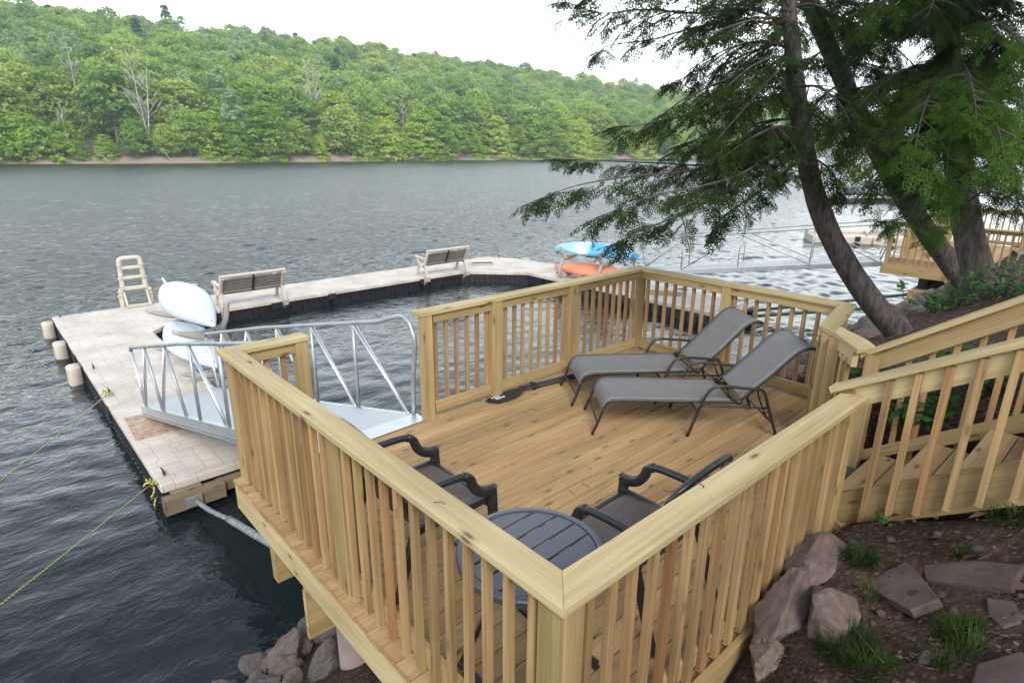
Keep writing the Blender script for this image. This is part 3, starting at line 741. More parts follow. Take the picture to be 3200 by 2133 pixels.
tb = thing('round_table', 'round slatted grey metal bistro table in the near corner of the deck', 'table', (.485, .655, 0), R(2))
mb = MB(); nS = 6; rI = .312
for i in range(nS):
    y0 = -rI+i*2*rI/nS+.0065; y1 = -rI+(i+1)*2*rI/nS-.0065
    ys = np.linspace(y0, y1, 6); rt_ = [(math.sqrt(max(0, rI*rI-y*y)), y) for y in ys]; lf = [(-x, y) for x, y in rt_[::-1]]
    mb.prism([(x, y, .70) for x, y in rt_+lf], (0, 0, -.012), udir=(1, 0, 0))
mb.build('tabletop', M_TABLE, tb, .002)
ring = [(math.cos(a), math.sin(a)) for a in np.linspace(0, 2*math.pi, 72, endpoint=False)]
mb = MB(); b = 0
prof = [(.318, .688), (.318, .704), (.325, .708), (.345, .706), (.352, .698), (.35, .668), (.342, .668), (.34, .688)]
for c, s in ring: mb.v += [Vector((c*r, s*r, z)) for r, z in prof]
k = len(prof)
for i in range(72):
    for j in range(k): j2 = (j+1) % k; i2 = (i+1) % 72; mb.face((i*k+j, i2*k+j, i2*k+j2, i*k+j2), [(0, 0)]*4, (0, 0), False)
mb.build('table_rim', M_TABLE, tb)
for q in (-.2, 0, .2): MB().board((q, -.31, .682), (q, .31, .682), .03, .02).build('under_slat', M_BLACK, tb)
for sgn in (-1, 1):
    for q in (-1, 1):
        MB().board((q*.21, sgn*.20, .685), (-q*.25, sgn*.24, .0), .035, .014, (0, 1, 0)).build('leg', M_BLACK, tb)
for q in (-1, 1): MB().board((q*.25, -.24, .03), (q*.25, .24, .03), .03, .014).build('stretcher', M_BLACK, tb)
MB().tube([(0, -.22, .33), (0, .22, .33)], .008, 8).build('stretcher', M_BLACK, tb)

# paddles by the back railing
def paddle(label, tip, dirn, blade=True):
    a = math.atan2(dirn[1], dirn[0]); g = thing('kayak_paddle', label, 'paddle', tip, a, 'black paddles on the deck')
    if blade:
        rings = []; n = 14
        for i in range(n+1):
            s = i/n; x = s*.46
            wu = .055*math.sin(math.pi*min(1, s*.96+.02))**.75+.006; wl = .150*math.sin(math.pi*min(1, s**.85*.97+.015))**.62+.006
            z = .012+.05*s*s
            r = []
            for y in np.linspace(-wl, wu, 9): r.append((x, y, z+.5*(y-.0)**2*6*.4+.006))
            for y in np.linspace(wu, -wl, 9): r.append((x, y, z+.5*(y-.0)**2*6*.4))
            rings.append(r)
        bl = MB().loft(rings).build('blade', M_RUBBER, g)
        MB().tube([(.2, -.01, .03), (.46, 0, .055)], [.004, .012], 8).build('blade_rib', M_RUBBER, g)
        mb = MB(); rr_ = random.Random(5)                             # two short lines of worn white lettering
        for x0, x1, y, h in ((.07, .165, .012, .022), (.095, .20, -.030, .030)):
            x = x0
            while x < x1:
                w = rr_.uniform(.006, .012); z = .0225+.05*(x/.46)**2+1.2*y*y
                mb.prism([(x, y-h/2, z), (x+w, y-h/2, z), (x+w+.004, y+h/2*rr_.choice((1, 1, .3)), z+.002), (x+.004, y+h/2, z+.002)], (0, 0, -.0015)); x += w+.005
        mb.build('lettering', M_LETTER, bl)
    MB().tube([(.44, 0, .045), (2.15, 0, .035)], .0145, 10).build('shaft', M_RUBBER, g)
    for x in (.60,): MB().tube([(x, 0, .044), (x+.012, 0, .044)], .034, 14).build('drip_ring', M_RUBBER, g); MB().tube([(x+.012, 0, .044), (x+.05, 0, .044)], .02, 12).build('drip_ring', M_RUBBER, g)
    return g
M_LETTER = plain('white_lettering', (.62, .72, .74), .6)
pa = Vector((2.42, 3.455)); pdir = Vector((3.42, 3.215))-pa
paddle('black kayak paddle with pale lettering on its blade lying along the back railing', (2.45, 3.37, 0), (1, -.155))
p2 = paddle('black paddle shaft lying just behind the lettered paddle', (2.47, 3.43, .0), (1, -.155), False)

# ------------------------------------------------------------------ gangways
def gangway(label, a, b, side, L_top=(.0, .0), pitch=(0, .19, .40, .62, .86), name='gangway', width=1.03, flip=False):
    """a: upper left end (deck), b: lower left end (dock); side: unit vector towards the other side frame"""
    a, b, side = Vector(a), Vector(b), Vector(side); g = thing(name, label, 'gangway', a)
    d = b-a; L = d.length; d.normalize(); hz = Vector((d.x, d.y, 0)).normalized(); Z = Vector((0, 0, 1)); nrm = side.cross(d); nrm = nrm if nrm.z > 0 else -nrm
    Hh = 1.03
    for q in (0, width):
        o = a+side*q; P = lambda s, h: o+d*(s*L)+Z*h
        mb = MB(); mb.board(P(0, .0), P(1, .0), .045, .12, nrm); mb.build('bottom_chord', M_ALU, g, .004, True)
        mb = MB(); mb.board(P(0, .0)-nrm*.075, P(1, .0)-nrm*.075, .07, .012, nrm); mb.board(P(0, .0)+nrm*.066, P(1, .0)+nrm*.066, .06, .01, nrm); mb.build('chord_flange', M_ALU, g, 0, True)
        c1_ = P(.0, 0)+hz*.03; 
        top = smooth_line([c1_+Z*.06, c1_+Z*.45-hz*.02, c1_+Z*.80-hz*.07, P(0, .93)+hz*.0, P(0, 1.0)+hz*.05, P(0, Hh)+hz*.17, P(.1, Hh)], 5)+[P(.3, Hh), P(.6, Hh), P(1, Hh-.02)-hz*.12, P(1, Hh-.02)-hz*.02-Z*.02, P(1, Hh-.10)-hz*.01]
        tail = [P(1, .06)-hz*.42]
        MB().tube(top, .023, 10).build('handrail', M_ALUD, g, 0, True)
        MB().tube([P(1, Hh-.10)-hz*.01, P(1, 0)-hz*.30], .021, 8).build('end_post', M_ALU, g, 0, True)
        s_top = [.19, .36, .53, .70, .86]; s_bot = [.19, .36, .53, .70, .86]
        for s in s_top[:3]:
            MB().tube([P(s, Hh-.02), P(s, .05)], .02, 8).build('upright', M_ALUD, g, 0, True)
        MB().tube([P(.185, Hh-.03), P(.02, .07)], .022, 8).build('brace', M_ALU, g, 0, True)
        MB().tube([P(.355, Hh-.03), P(.20, .07)], .022, 8).build('brace', M_ALU, g, 0, True)
        MB().tube([P(.525, Hh-.03), P(.37, .07)], .022, 8).build('brace', M_ALU, g, 0, True)
        for sa, sb in ((.70, .62), (.70, .80), (.87, .80), (.87, .955)):
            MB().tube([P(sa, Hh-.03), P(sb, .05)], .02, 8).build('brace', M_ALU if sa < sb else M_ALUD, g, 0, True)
    mb = MB(); mb.board(a+side*width/2+nrm*.05, b+side*width/2+nrm*.05, width-.05, .03, nrm); mb.build('walkway_panel', M_TREAD, g, 0, True)
    mb = MB(); mb.board(a-side*.02-hz*.06+Z*.068, a+side*(width+.02)-hz*.06+Z*.068, .20, .008); mb.build('threshold_plate', M_ALU, g, 0, True)
    return g
gangway('aluminium gangway sloping from the gap in our railing down to the floating dock', (.69, 3.53, -.055), (.27, 8.86, -1.30), (1, .03, 0))

# ------------------------------------------------------------------ floating dock
DZ = -1.40
dk = thing('floating_dock', 'large U-shaped beige floating dock with black floats holding the two benches', 'dock', (6.5, 11.5, DZ))
def rpoly(P, r=.05, n=4):
    out = []; m = len(P)
    for i in range(m):
        p, a, b = Vector((*P[i], 0)), Vector((*P[i-1], 0)), Vector((*P[(i+1) % m], 0))
        u, w = (a-p).normalized()*r, (b-p).normalized()*r
        for k in range(n+1):
            t = k/n; out.append(tuple((p+u*(1-t)**2+w*t**2)[:2]))
    return out
def inset(P, d):
    m = len(P); out = []
    ar = sum(P[i][0]*P[(i+1) % m][1]-P[(i+1) % m][0]*P[i][1] for i in range(m)); sg = 1 if ar > 0 else -1
    for i in range(m):
        p, a, b = (Vector((*q, 0)) for q in (P[i], P[i-1], P[(i+1) % m]))
        e1, e2 = (p-a).normalized(), (b-p).normalized()
        n1, n2 = Vector((-e1.y, e1.x, 0))*sg, Vector((-e2.y, e2.x, 0))*sg
        k = (n1+n2); k = k/max(.3, 1+n1.dot(n2)); out.append(tuple((p+k*d)[:2]))
    return out
def dock_section(P, par=dk, z=DZ, hf=.44):
    mb = MB(); mb.prism([(x, y, z) for x, y in rpoly(inset(P, .004), .05)], (0, 0, -.095), udir=(1, 0, 0)); o = mb.build('dock_section', M_DOCK, par, .012, True)
    Q = inset(P, .05); mb = MB(); mb.prism([(x, y, z-.095) for x, y in Q], (0, 0, -hf+.095), udir=(1, 0, 0))
    m = len(Q)
    for i in range(m):                                    # upright ribs and a waist line of the float
        a, b = Vector((*Q[i], 0)), Vector((*Q[(i+1) % m], 0)); n = max(1, int((b-a).length/.16)); e = (b-a).normalized(); nn = Vector((e.y, -e.x, 0))
        for k in range(n):
            p = a+(b-a)*((k+.5)/n); mb.board(p+Vector((0, 0, z-.11)), p+Vector((0, 0, z-.36)), .05, .07, nn)
    f = mb.build('black_float', M_FLOAT, None, .012); f.parent = o
    f.data.transform(Matrix.Translation(-Vector(par.location)))
    return o
x0, x1 = -.06, 1.45
for ya, yb in ((6.45, 9.7), (9.7, 13.0)): dock_section([(x0, ya), (x1, ya), (x1, yb), (x0, yb)])
dock_section([(x0, 13.0), (x1, 13.0), (x1, 13.62), (2.35, 14.66), (3.1, 14.66), (3.1, 16.45), (x0, 16.45)])
for xa, xb in ((3.1, 6.15), (6.15, 9.2)): dock_section([(xa, 14.66), (xb, 14.66), (xb, 16.4), (xa, 16.4)])
dock_section([(9.2, 14.66), (10.75, 14.66), (12.27, 13.15), (12.27, 12.4), (13.92, 12.4), (13.92, 15.0), (13.2, 16.3), (9.2, 16.4)])
for ya, yb in ((6.1, 9.25), (9.25, 12.4)): dock_section([(12.27, ya), (13.92, ya), (13.92, yb), (12.27, yb)])
for x, y, dx, dy in ((4.6, 14.70, .30, .1), (6.15, 14.70, .22, .1), (9.2, 14.70, .2, .1), (12.3, 9.25, .1, .25), (1.42, 9.7, .1, .25), (-.03, 9.7, .1, .2), (-.03, 13, .1, .2)):
    mb = MB(); mb.box((x, y, DZ-.14), (dx, dy, .17)); mb.build('coupler', M_RUBBER, dk, .01, True)
def bumper(x, y, label, rz):
    g = thing('dock_bumper', label, 'bumper', (x, y, DZ-.21), rz, 'beige dock bumpers')
    rings = []
    for k, (dx, s) in enumerate(((0, 1), (.15, 1), (.185, .93), (.20, .8))):
        r = []
        for i in range(28):
            a = 2*math.pi*i/28; c, s_ = math.cos(a), math.sin(a); e = .17
            yy = math.copysign(abs(c)**e, c)*.175*s; zz = math.copysign(abs(s_)**e, s_)*.185*s
            r.append((-dx-.012*(math.cos(yy*60) > .3), yy, zz))
        rings.append(r)
    MB().loft(rings, cap=True).build('bumper_block', M_BEIGE, g, 0); MB().box((.03, 0, 0), (.05, .36, .36)).build('mounting_plate', M_FLOAT, g, .01)
bumper(-.09, 12.25, 'beige block bumper on the dock edge, nearest the gangway', 0)
bumper(-.09, 14.1, 'beige block bumper in the middle of the row of three on the dock edge', 0)
bumper(-.09, 16.08, 'beige block bumper at the far outer dock corner, behind two others', 0)
bumper(14.02, 15.25, 'small beige bumper on the far dock corner beyond the step box', R(180))
bumper(14.02, 13.9, 'small beige bumper on the outer dock edge left of the orange kayak tip', R(180))
def cleat(x, y, label):
    mb = MB(); mb.tube([(-.09, 0, .06), (0, 0, .05), (.09, 0, .06)], [.009, .013, .009], 8); mb.tube([(-.03, 0, 0), (-.025, 0, .05)], .01, 6); mb.tube([(.03, 0, 0), (.025, 0, .05)], .01, 6)
    o = mb.build('cleat', M_RUBBER); o.location = (x, y, DZ); o.rotation_euler.z = R(90); return tag(o, label, 'cleat', 'dock cleats')
cleat(.06, 10.25, 'small dark cleat holding the longer yellow rope'); cleat(.07, 11.75, 'small dark cleat on the dock close to the nearest bumper'); cleat(.10, 16.35, 'small dark cleat at the far outer corner of the dock')
cleat(.05, 6.75, 'small dark cleat at the near dock corner with a knotted yellow rope'); cleat(13.45, 15.95, 'small dark cleat at the far right dock corner')

def make_bench(label):
    g = thing('dock_bench', label, 'bench', (0, 0, 0), 0, 'benches on the dock')   # x along the bench, y towards the lake
    Wd = 1.55
    for q in (0, Wd):
        mb = MB()
        mb.board((q, .50, 0), (q, .36, .40), .07, .085, (0, 1, 0)); mb.board((q, -.10, -.03), (q, .05, .37), .07, .10, (0, 1, 0))
        mb.board((q, .41, .36), (q, .0, .36), .07, .13, (0, 0, 1)); mb.board((q, .36, .40), (q, .43, .59), .07, .06, (0, 1, 0))
        mb.board((q, .05, .38), (q, -.17, .79), .075, .10, (0, 1, 0)); mb.board((q, .50, .60), (q, -.05, .57), .085, .05, (0, 0, 1))
        mb.build('end_frame', M_BEIGE, g, .012)
        mb = MB(); mb.prism([(q-.055, .05, .0), (q-.055, -.17, -.05), (q-.055, -.17, -.12), (q-.055, -.06, -.16), (q-.055, .05, -.26)], (.11, 0, 0)); mb.build('bracket', M_GREYP, g, .008)
        MB().board((q, .58, .012), (q, -.1, .012), .10, .02).build('foot_plate', M_GREYP, g, .006)
    e = Vector((0, -.24, .52)).normalized(); nn = Vector((0, -.52, -.24)).normalized()
    for k in range(4):
        p = Vector((0, .015, .455))+e*(k*.090); MB().board(p+Vector((-.02, 0, 0)), p+Vector((Wd+.02, 0, 0)), .078, .03, nn).build('back_slat', M_SLAT, g, .005)
    MB().board((-.03, -.165, .83), (Wd+.03, -.165, .83), .085, .05, (0, -.42, .9)).build('top_slat', M_BEIGE, g, .012)
    for k in range(4): MB().board((-.01, .08+k*.105, .40), (Wd+.01, .08+k*.105, .40), .095, .03).build('seat_slat', M_BEIGE if k == 0 else M_SLAT, g, .005)
    MB().board((Wd/2, -.0, .40), (Wd/2, -.19, .79), .04, .03, (0, 1, .4)).build('centre_strap', M_FLOAT, g)
    MB().board((.04, .10, .36), (Wd-.04, .10, .36), .05, .06).build('seat_beam', M_SLAT, g)
    return g
bA = make_bench('dock bench with brown slats beside the upper white kayak'); bA.location = (3.25, 14.66, DZ)
bB = copy_tree(bA); bB['label'] = 'dock bench with brown slats beside the beige step box, farther from the white kayaks'; bB.location = (9.30, 14.62, DZ)

# swim ladder, step box, plywood
lad = thing('swim_ladder', 'tall beige plastic swim ladder standing up at the outer dock edge', 'ladder', (1.74, 16.52, DZ))
for q in (-1, 1):
    mb = MB(); P = [(q*.32, -.02, -.18), (q*.32, .0, .25), (q*.315, .0, .36), (q*.255, .0, .46), (q*.245, 0, .7), (q*.235, 0, 1.0)]
    for a, b in zip(P, P[1:]):
        a, b = Vector(a), Vector(b); mb.board(a-(b-a)*.05, b+(b-a)*.05, .10, .10, (0, 1, 0))
    mb.build('stile', M_BEIGE, lad, .02)
for z, w, h in ((.44, .25, .09), (.71, .24, .075), (.96, .235, .075)): MB().board((-w, 0, z), (w, 0, z), .12, h).build('rung', M_BEIGE, lad, .02)
MB().tube(smooth_line([(-.235, 0, .95), (-.232, 0, 1.10), (-.215, 0, 1.17), (-.15, 0, 1.20), (0, 0, 1.205), (.15, 0, 1.20), (.215, 0, 1.17), (.232, 0, 1.10), (.235, 0, .95)], 5), .056, 10).build('top_hoop', M_BEIGE, lad)
for q in (-1, 1): MB().board((q*.25, -.06, .36), (q*.25, -.24, .03), .045, .06, (0, 1, 0)).build('bracket_arm', M_BEIGE, lad, .01)
MB().board((-.27, -.25, .035), (.27, -.25, .035), .07, .06).build('bracket_bar', M_BEIGE, lad, .012)
sb = thing('step_box', 'low beige slatted step box lying on the far dock corner', 'step', (12.1, 15.3, DZ), R(-35))
for z in (0.02, .10): MB().board((-.42, 0, z), (.42, 0, z), .34 if z > .05 else .40, .03).build('step_tread', M_BEIGE, sb, .008)
for q in (-.40, .40): MB().board((q, -.18, .07), (q, .18, .07), .05, .10).build('step_side', M_BEIGE, sb, .01)
mb = MB(); mb.prism([(.03, 8.93, DZ+.02), (.80, 8.80, DZ+.02), (.86, 7.95, DZ+.02), (.0, 8.02, DZ+.02)], (0, 0, -.014)); tag(mb.build('plywood_sheet', M_PLY), 'square brown particle board under the lower end of the gangway', 'board')

# end timber, pipes, ropes
et = thing('end_timber', 'weathered timber beam bolted along the near end of the dock', 'timber', (.6, 6.36, DZ-.2))
part_board('timber', M_OLD, et, (-.08, 6.33, DZ-.20), (.60, 6.33, DZ-.20), .15, .20, bevel=.006); part_board('timber', M_OLD, et, (.55, 6.40, DZ-.19), (1.5, 6.40, DZ-.19), .14, .14, bevel=.006)
part_board('spacer_block', M_OLD, et, (.02, 6.38, DZ-.085), (.36, 6.38, DZ-.085), .09, .03)
MB().board((.14, 6.235, DZ-.20), (.32, 6.235, DZ-.20), .03, .13).build('pipe_bracket', M_ALUD, et, .004, False).location = -Vector(et.location)
pp = thing('mooring_pipe', 'grey galvanised pipe from the dock end timber to the bank under the deck', 'pipe', (.24, 6.24, -1.62))
MB().tube(smooth_line([(.24, 6.25, -1.60), (.29, 5.8, -1.545), (.36, 5.34, -1.46)], 4), .028, 12).build('inner_pipe', M_PIPE, pp, 0, True); MB().tube(smooth_line([(.36, 5.35, -1.46), (.46, 4.6, -1.36), (.60, 3.8, -1.27), (.80, 2.9, -1.2)], 5), .04, 14).build('outer_pipe', M_PIPE, pp, 0, True)
def rope(label, a, b, sag, knot=True):
    g = thing('mooring_rope', label, 'rope', a); a, b = Vector(a), Vector(b); n = 40
    MB().tube([a.lerp(b, k/n)-Vector((0, 0, sag*4*(k/n)*(1-k/n))) for k in range(n+1)], .007, 8).build('line', M_ROPE, g, 0, True)
    if knot:
        rr_ = random.Random(3); P = [a+Vector((rr_.gauss(0, .05), rr_.gauss(0, .05), abs(rr_.gauss(0, .05)))) for _ in range(14)]
        MB().tube(smooth_line(P, 4), .009, 6).build('knot', M_ROPE, g, 0, True)
    return g
ra, rb_ = at_z(245, 906, DZ+.03), at_z(0, 1098, -1.20); rope('longer slack yellow rope from the dock edge beyond the gangway to the bank', ra, ra+(rb_-ra)*1.9, .03)
ra, rb_ = at_z(346, 1112, DZ-.02), at_z(0, 1383, -1.0); rope('yellow rope knotted to the near corner of the dock above the timber', ra, ra+(rb_-ra)*1.7, .02)
mb = MB(); rr_ = random.Random(9); mb.tube(smooth_line([ra+Vector((.0+rr_.gauss(0, .02), -.02+rr_.gauss(0, .03), -.04*k)) for k in range(9)], 4), .012, 6)
tag(mb.build('rope_tail', M_ROPE), 'short yellow rope tail hanging at the near dock corner', 'rope')

# ------------------------------------------------------------------ kayaks and racks
def kayak(label, mat, c, yaw, roll, L=2.75, pitch=0, group=None, fin=False):
    g = thing('kayak', label, 'kayak', c, 0, group); g.rotation_mode = 'XYZ'
    g.rotation_euler = (R(roll), R(pitch), R(yaw))                 # local x along the hull, keel upwards (stored upside down)
    rings = []; n = 26
    for i in range(n+1):
        s = -1+2*i/n; x = s*L/2; e = max(0, 1-abs(s)**1.9)
        b = .355*e**.95+.010; d = .225*e**.5+.02; rk = .07*abs(s)**3
        r = []
        for a in np.linspace(0, math.pi, 15):
            cx_ = math.cos(a); sz_ = math.sin(a); v = .28*(1-abs(s))**0+.0
            r.append((x, b*math.copysign(abs(cx_)**.8, cx_), d*(sz_**.75)*(1-.10*math.cos(2*a))*.95-rk))
        for a in np.linspace(math.pi, 2*math.pi, 9)[1:-1]:
            r.append((x, b*math.cos(a)*.96, math.sin(a)*(.07*e**.5+.015)-rk))
        rings.append(r)
    MB().loft(rings).build('hull', mat, g, 0, False, 1)
    rim = [(x_*.46+.05, y_*.23, -.085) for x_, y_ in ring[::3]]
    MB().tube(rim, .018, 6, closed=True).build('cockpit_rim', M_RUBBER, g); mb = MB(); mb.prism([(x_, y_, -.083) for x_, y_, _ in rim], (0, 0, .02)); mb.build('cockpit', M_RUBBER, g)
    for q in (-1, 1):
        o = MB().tube([(q*(L/2-.13), 0, -.06), (q*(L/2-.13), 0, -.20)], .006, 6); o.tube([(q*(L/2-.13)-.05, 0, -.20), (q*(L/2-.13)+.05, 0, -.20)], .012, 6); o.build('carry_handle', M_RUBBER, g)
    if fin: mb = MB(); mb.prism([(L/2-.50, .012, .12), (L/2-.16, .012, .06), (L/2-.26, .012, .24), (L/2-.34, .012, .24)], (0, -.024, 0)); mb.build('skeg', mat, g, .008)
    # keel ridge
    MB().tube([(s*L/2, 0, (.225*max(0, 1-abs(s)**1.9)**.5+.02)*1.04-.07*abs(s)**3) for s in np.linspace(-.96, .96, 30)], .012, 6).build('keel', mat, g)
    return g
kayak('upper white kayak stored upside down on the dock rack', M_WHITEK, (1.42, 10.25, -.10), 91, -17, 2.7, -3, 'white kayaks on the near rack', True)
kayak('lower white kayak stored upside down under another white kayak', M_WHITEK, (1.46, 10.65, -.93), 91, -15, 2.75, -2, 'white kayaks on the near rack')
kayak('light blue and white kayak on the top arms of the far rack', M_BLUE, (12.92, 10.86, -.50), 91, -14, 3.4, 2, 'kayaks on the far rack')
kayak('orange kayak on the lower arms of the far rack', M_ORANGE, (12.92, 10.9, -1.13), 91, -12, 3.3, 2, 'kayaks on the far rack')
def rack(label, x, ys, sx):
    g = thing('kayak_rack', label, 'rack', (x, ys[0], DZ), 0, 'kayak racks on the dock')
    for y in ys:
        dy = y-ys[0]
        P = smooth_line([(.18*sx, dy, .10), (.0, dy, .03), (-.12*sx, dy, .10), (-.17*sx, dy, .32), (-.09*sx, dy, .60), (-.02*sx, dy, .86), (-.10*sx, dy, 1.05), (-.15*sx, dy, 1.35)], 5)
        MB().tube(P, [.062-.0004*i for i in range(len(P))], 10).build('upright', M_GREYP, g)
        rings = []
        for s in np.linspace(0, 1, 9):
            p = Vector((( -.03+.78*s)*sx, dy, .86+.10*s**2-.06*math.sin(math.pi*s))); hh = .085*(1-s)+.035
            rings.append([(p.x, p.y+.05*math.cos(a), p.z+hh*math.sin(a)) for a in np.linspace(0, 2*math.pi, 12, endpoint=False)])
        MB().loft(rings).build('upper_arm', M_GREYP, g)
        rings = []
        for s in np.linspace(0, 1, 9):
            p = Vector(((-.05+.80*s)*sx, dy, .10+.13*s**2-.03*math.sin(math.pi*s))); hh = .075*(1-s)+.03
            rings.append([(p.x, p.y+.05*math.cos(a), p.z+hh*math.sin(a)) for a in np.linspace(0, 2*math.pi, 12, endpoint=False)])
        MB().loft(rings).build('lower_arm', M_GREYP, g)
        MB().box((-.14*sx, dy, .0), (.16, .18, .05)).build('foot_plate', M_GREYP, g, .01)
    return g
rack('grey plastic kayak rack holding the two white kayaks', 1.78, (9.75, 11.55), -1)
rk = rack('grey plastic kayak rack holding the blue and the orange kayak', 12.60, (11.85, 10.3), 1); rk.scale.z = .74

# ------------------------------------------------------------------ the neighbour's deck, gangway, docks and boat
NZ = -.30
nd = thing('wooden_deck', 'neighbouring lumber deck on posts behind the hemlock trunks', 'deck', (19, 2.2, NZ-.3))
mb = MB()
for i in range(28):
    y = .2+i*.143; mb.board((16.48, y, NZ-.015), (22.6, y, NZ-.015), .137, .029)
mb.build('deck_boards', M_DECK, nd, .003, True)
part_board('rim_board', M_RAIL, nd, (16.5, 4.13, NZ-.15), (16.5, .1, NZ-.15), .04, .24); part_board('rim_board', M_RAIL, nd, (16.5, 4.13, NZ-.15), (22.6, 4.13, NZ-.15), .04, .24)
part_board('support_post', M_RAIL, nd, (16.44, 2.5, NZ+.0), (16.44, 2.5, -1.5), .12, .12, (0, 1, 0)); part_board('support_post', M_RAIL, nd, (16.44, .5, NZ), (16.44, .5, -.9), .12, .12, (0, 1, 0))
part_board('post_block', M_RAIL, nd, (16.43, 2.68, NZ-.16), (16.43, 2.1, NZ-.16), .05, .27)
part_board('beam', M_DARK, nd, (16.9, 3.2, NZ-.42), (22.4, 3.2, NZ-.42), .12, .28); part_board('beam_end', M_RAIL, nd, (16.4, 3.22, -1.02), (19.5, 3.22, -1.02), .36, .26)
tag(MB().tube([(16.95, 3.22, -.9), (16.95, 3.22, -.42)], .13, 16).build('concrete_pier', M_DARK), 'dark round pier on the timber block under the neighbouring deck', 'pier')
_h = H
r1 = railing('neighbouring deck railing facing our deck, above the timber block', (16.5, 4.15), (16.5, .1), (1, 0), [(.085, 0), (1.62, 0)], [(16.5, 4.15), (16.5, .1), (16.64, .1), (16.64, 4.01)], bal_n=26, z0=NZ)
r2 = railing('neighbouring deck railing along its lake side', (17.9, 4.15), (22.6, 4.15), (0, -1), [(.065, 0), (2.2, 0)], [(17.9, 4.15), (22.6, 4.15), (22.46, 4.01), (17.9, 4.01)], bal_n=36, z0=NZ)
r3 = railing('neighbouring deck railing on its far side, highest at the picture edge behind the thick trunk', (22.6, 4.15), (22.6, .1), (-1, 0), [(1.9, 0)], [(22.6, 4.15), (22.6, .1), (22.46, .1), (22.46, 4.01)], bal_n=26, z0=NZ)
l3 = copy_tree(l2); l3['label'] = 'grey sun lounger standing on the neighbouring deck'; l3['group'] = 'sun loungers on the neighbouring deck'; l3.location = (19.3, 1.7, NZ); l3.rotation_euler.z = R(200)
def slim_gangway(label, a, b, side, width=1.0):
    a, b, side = Vector(a), Vector(b), Vector(side); g = thing('gangway', label, 'gangway', a); d = b-a; hz = Vector((d.x, d.y, 0)).normalized(); Z = Vector((0, 0, 1)); nrm = side.cross(d.normalized()); nrm = nrm if nrm.z > 0 else -nrm
    for q in (0, width):
        P = lambda s, h: a+side*q+d*s+Z*h
        MB().board(P(0, 0), P(1, 0), .045, .14, nrm).build('bottom_chord', M_ALU, g, .004, True)
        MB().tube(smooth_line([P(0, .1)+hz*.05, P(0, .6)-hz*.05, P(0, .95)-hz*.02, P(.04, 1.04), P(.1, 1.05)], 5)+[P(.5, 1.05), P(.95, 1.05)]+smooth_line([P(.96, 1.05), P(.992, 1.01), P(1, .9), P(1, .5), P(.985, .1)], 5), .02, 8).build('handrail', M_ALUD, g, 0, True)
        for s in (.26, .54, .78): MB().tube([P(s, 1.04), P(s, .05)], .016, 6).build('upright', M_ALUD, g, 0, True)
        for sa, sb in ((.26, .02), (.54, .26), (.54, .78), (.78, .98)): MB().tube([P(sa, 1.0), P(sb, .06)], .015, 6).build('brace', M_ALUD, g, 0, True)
    mb = MB(); mb.board(a+side*width/2-nrm*.04, b+side*width/2-nrm*.04, width-.05, .03, nrm); mb.build('walkway_panel', M_TREAD, g, 0, True)
slim_gangway('farther aluminium gangway leading from the neighbouring deck over the water', (16.9, 4.25, NZ-.09), (14.25, 10.4, -1.28), (.945, .33, 0))
for p, q, lab in (((13.4, 6.15, -1.5), (16.5, 3.4, -1.02), 'dark green pipe bracing the far dock arm, the upper of two'), ((13.0, 6.15, -1.58), (16.4, 3.1, -1.22), 'dark green pipe bracing the far dock arm, the lower of two')):
    tag(MB().tube([p, q], .04, 10).build('brace_pipe', M_GREENPIPE), lab, 'pipe')
tag(MB().tube([at_z(1600, 725, -1.2), at_z(1870, 660, -.9)], .008, 6).build('mooring_cable', M_ALUD), 'thin grey cable over the water below the farther gangway', 'cable')
mb = MB(); 
for i in range(3): mb.board((12.6+i*.12, 9.1, DZ+.03+.02*i), (13.3+i*.05, 8.0, DZ+.03+.02*i), .14, .02)
tag(mb.build('loose_boards', M_CAP), 'few loose pale boards lying on the far dock arm', 'boards')
def port(label, c, rz, flip=1):
    g = thing('watercraft_port', label, 'float', c, rz, 'tan watercraft floats')
    mb = MB(); mb.prism([(x, y*flip, .0) for x, y in ((0, 0), (3.3, 0), (3.3, .45), (2.5, .62), (3.3, .85), (3.3, 1.5), (0, 1.5))], (0, 0, -.55)); mb.build('float_block', M_BEIGE, g, .05)
    mb = MB(); mb.prism([(x, y*flip, .16) for x, y in ((0, 1.0), (2.7, 1.25), (3.2, 1.5), (0, 1.5))], (0, 0, -.16)); mb.build('side_bunk', M_BEIGE, g, .04)
    for x in (.8, 2.0): MB().box((x, -.02*flip, -.12), (.22, .06, .22)).build('coupler', M_FLOAT, g, .01)
    return g
pa_ = at_z(1868, 540, -1.42); pb_ = at_z(2008, 545, -1.42)
port('tan plastic float block with a notch beyond the thin leaning trunk', pa_, R(-52)); port('second tan float block partly behind the neighbouring deck railing', pb_, R(-52))
bt = thing('pontoon_boat', 'grey aluminium boat moored far off between the hemlock trunks', 'boat', at_z(1950, 455, WZ), R(-35))
rings = []
for s in np.linspace(0, 1, 12):
    x = -.5+7*s; w = 1.05*(1-max(0, .18-s)**1.4*9); 
    rings.append([(x, -w, .95), (x, -w*.97, .45), (x, -w*.7, .05), (x, w*.7, .05), (x, w*.97, .45), (x, w, .95)])
M_BOAT = plain('boat_grey', (.10, .11, .125), .45, .3, .15, 3)
MB().loft(rings).build('hull', M_BOAT, bt)
for z in (.3, .5, .7): MB().box((3, -1.06, z), (6.4, .03, .03)).build('hull_rib', M_ALUD, bt)
MB().box((2.2, 0, 1.05), (1.0, .8, .3)).build('console', M_BOAT, bt, .05); MB().box((3.6, -.2, 1.15), (.45, .5, .6)).build('seat', M_ALUD, bt, .1)
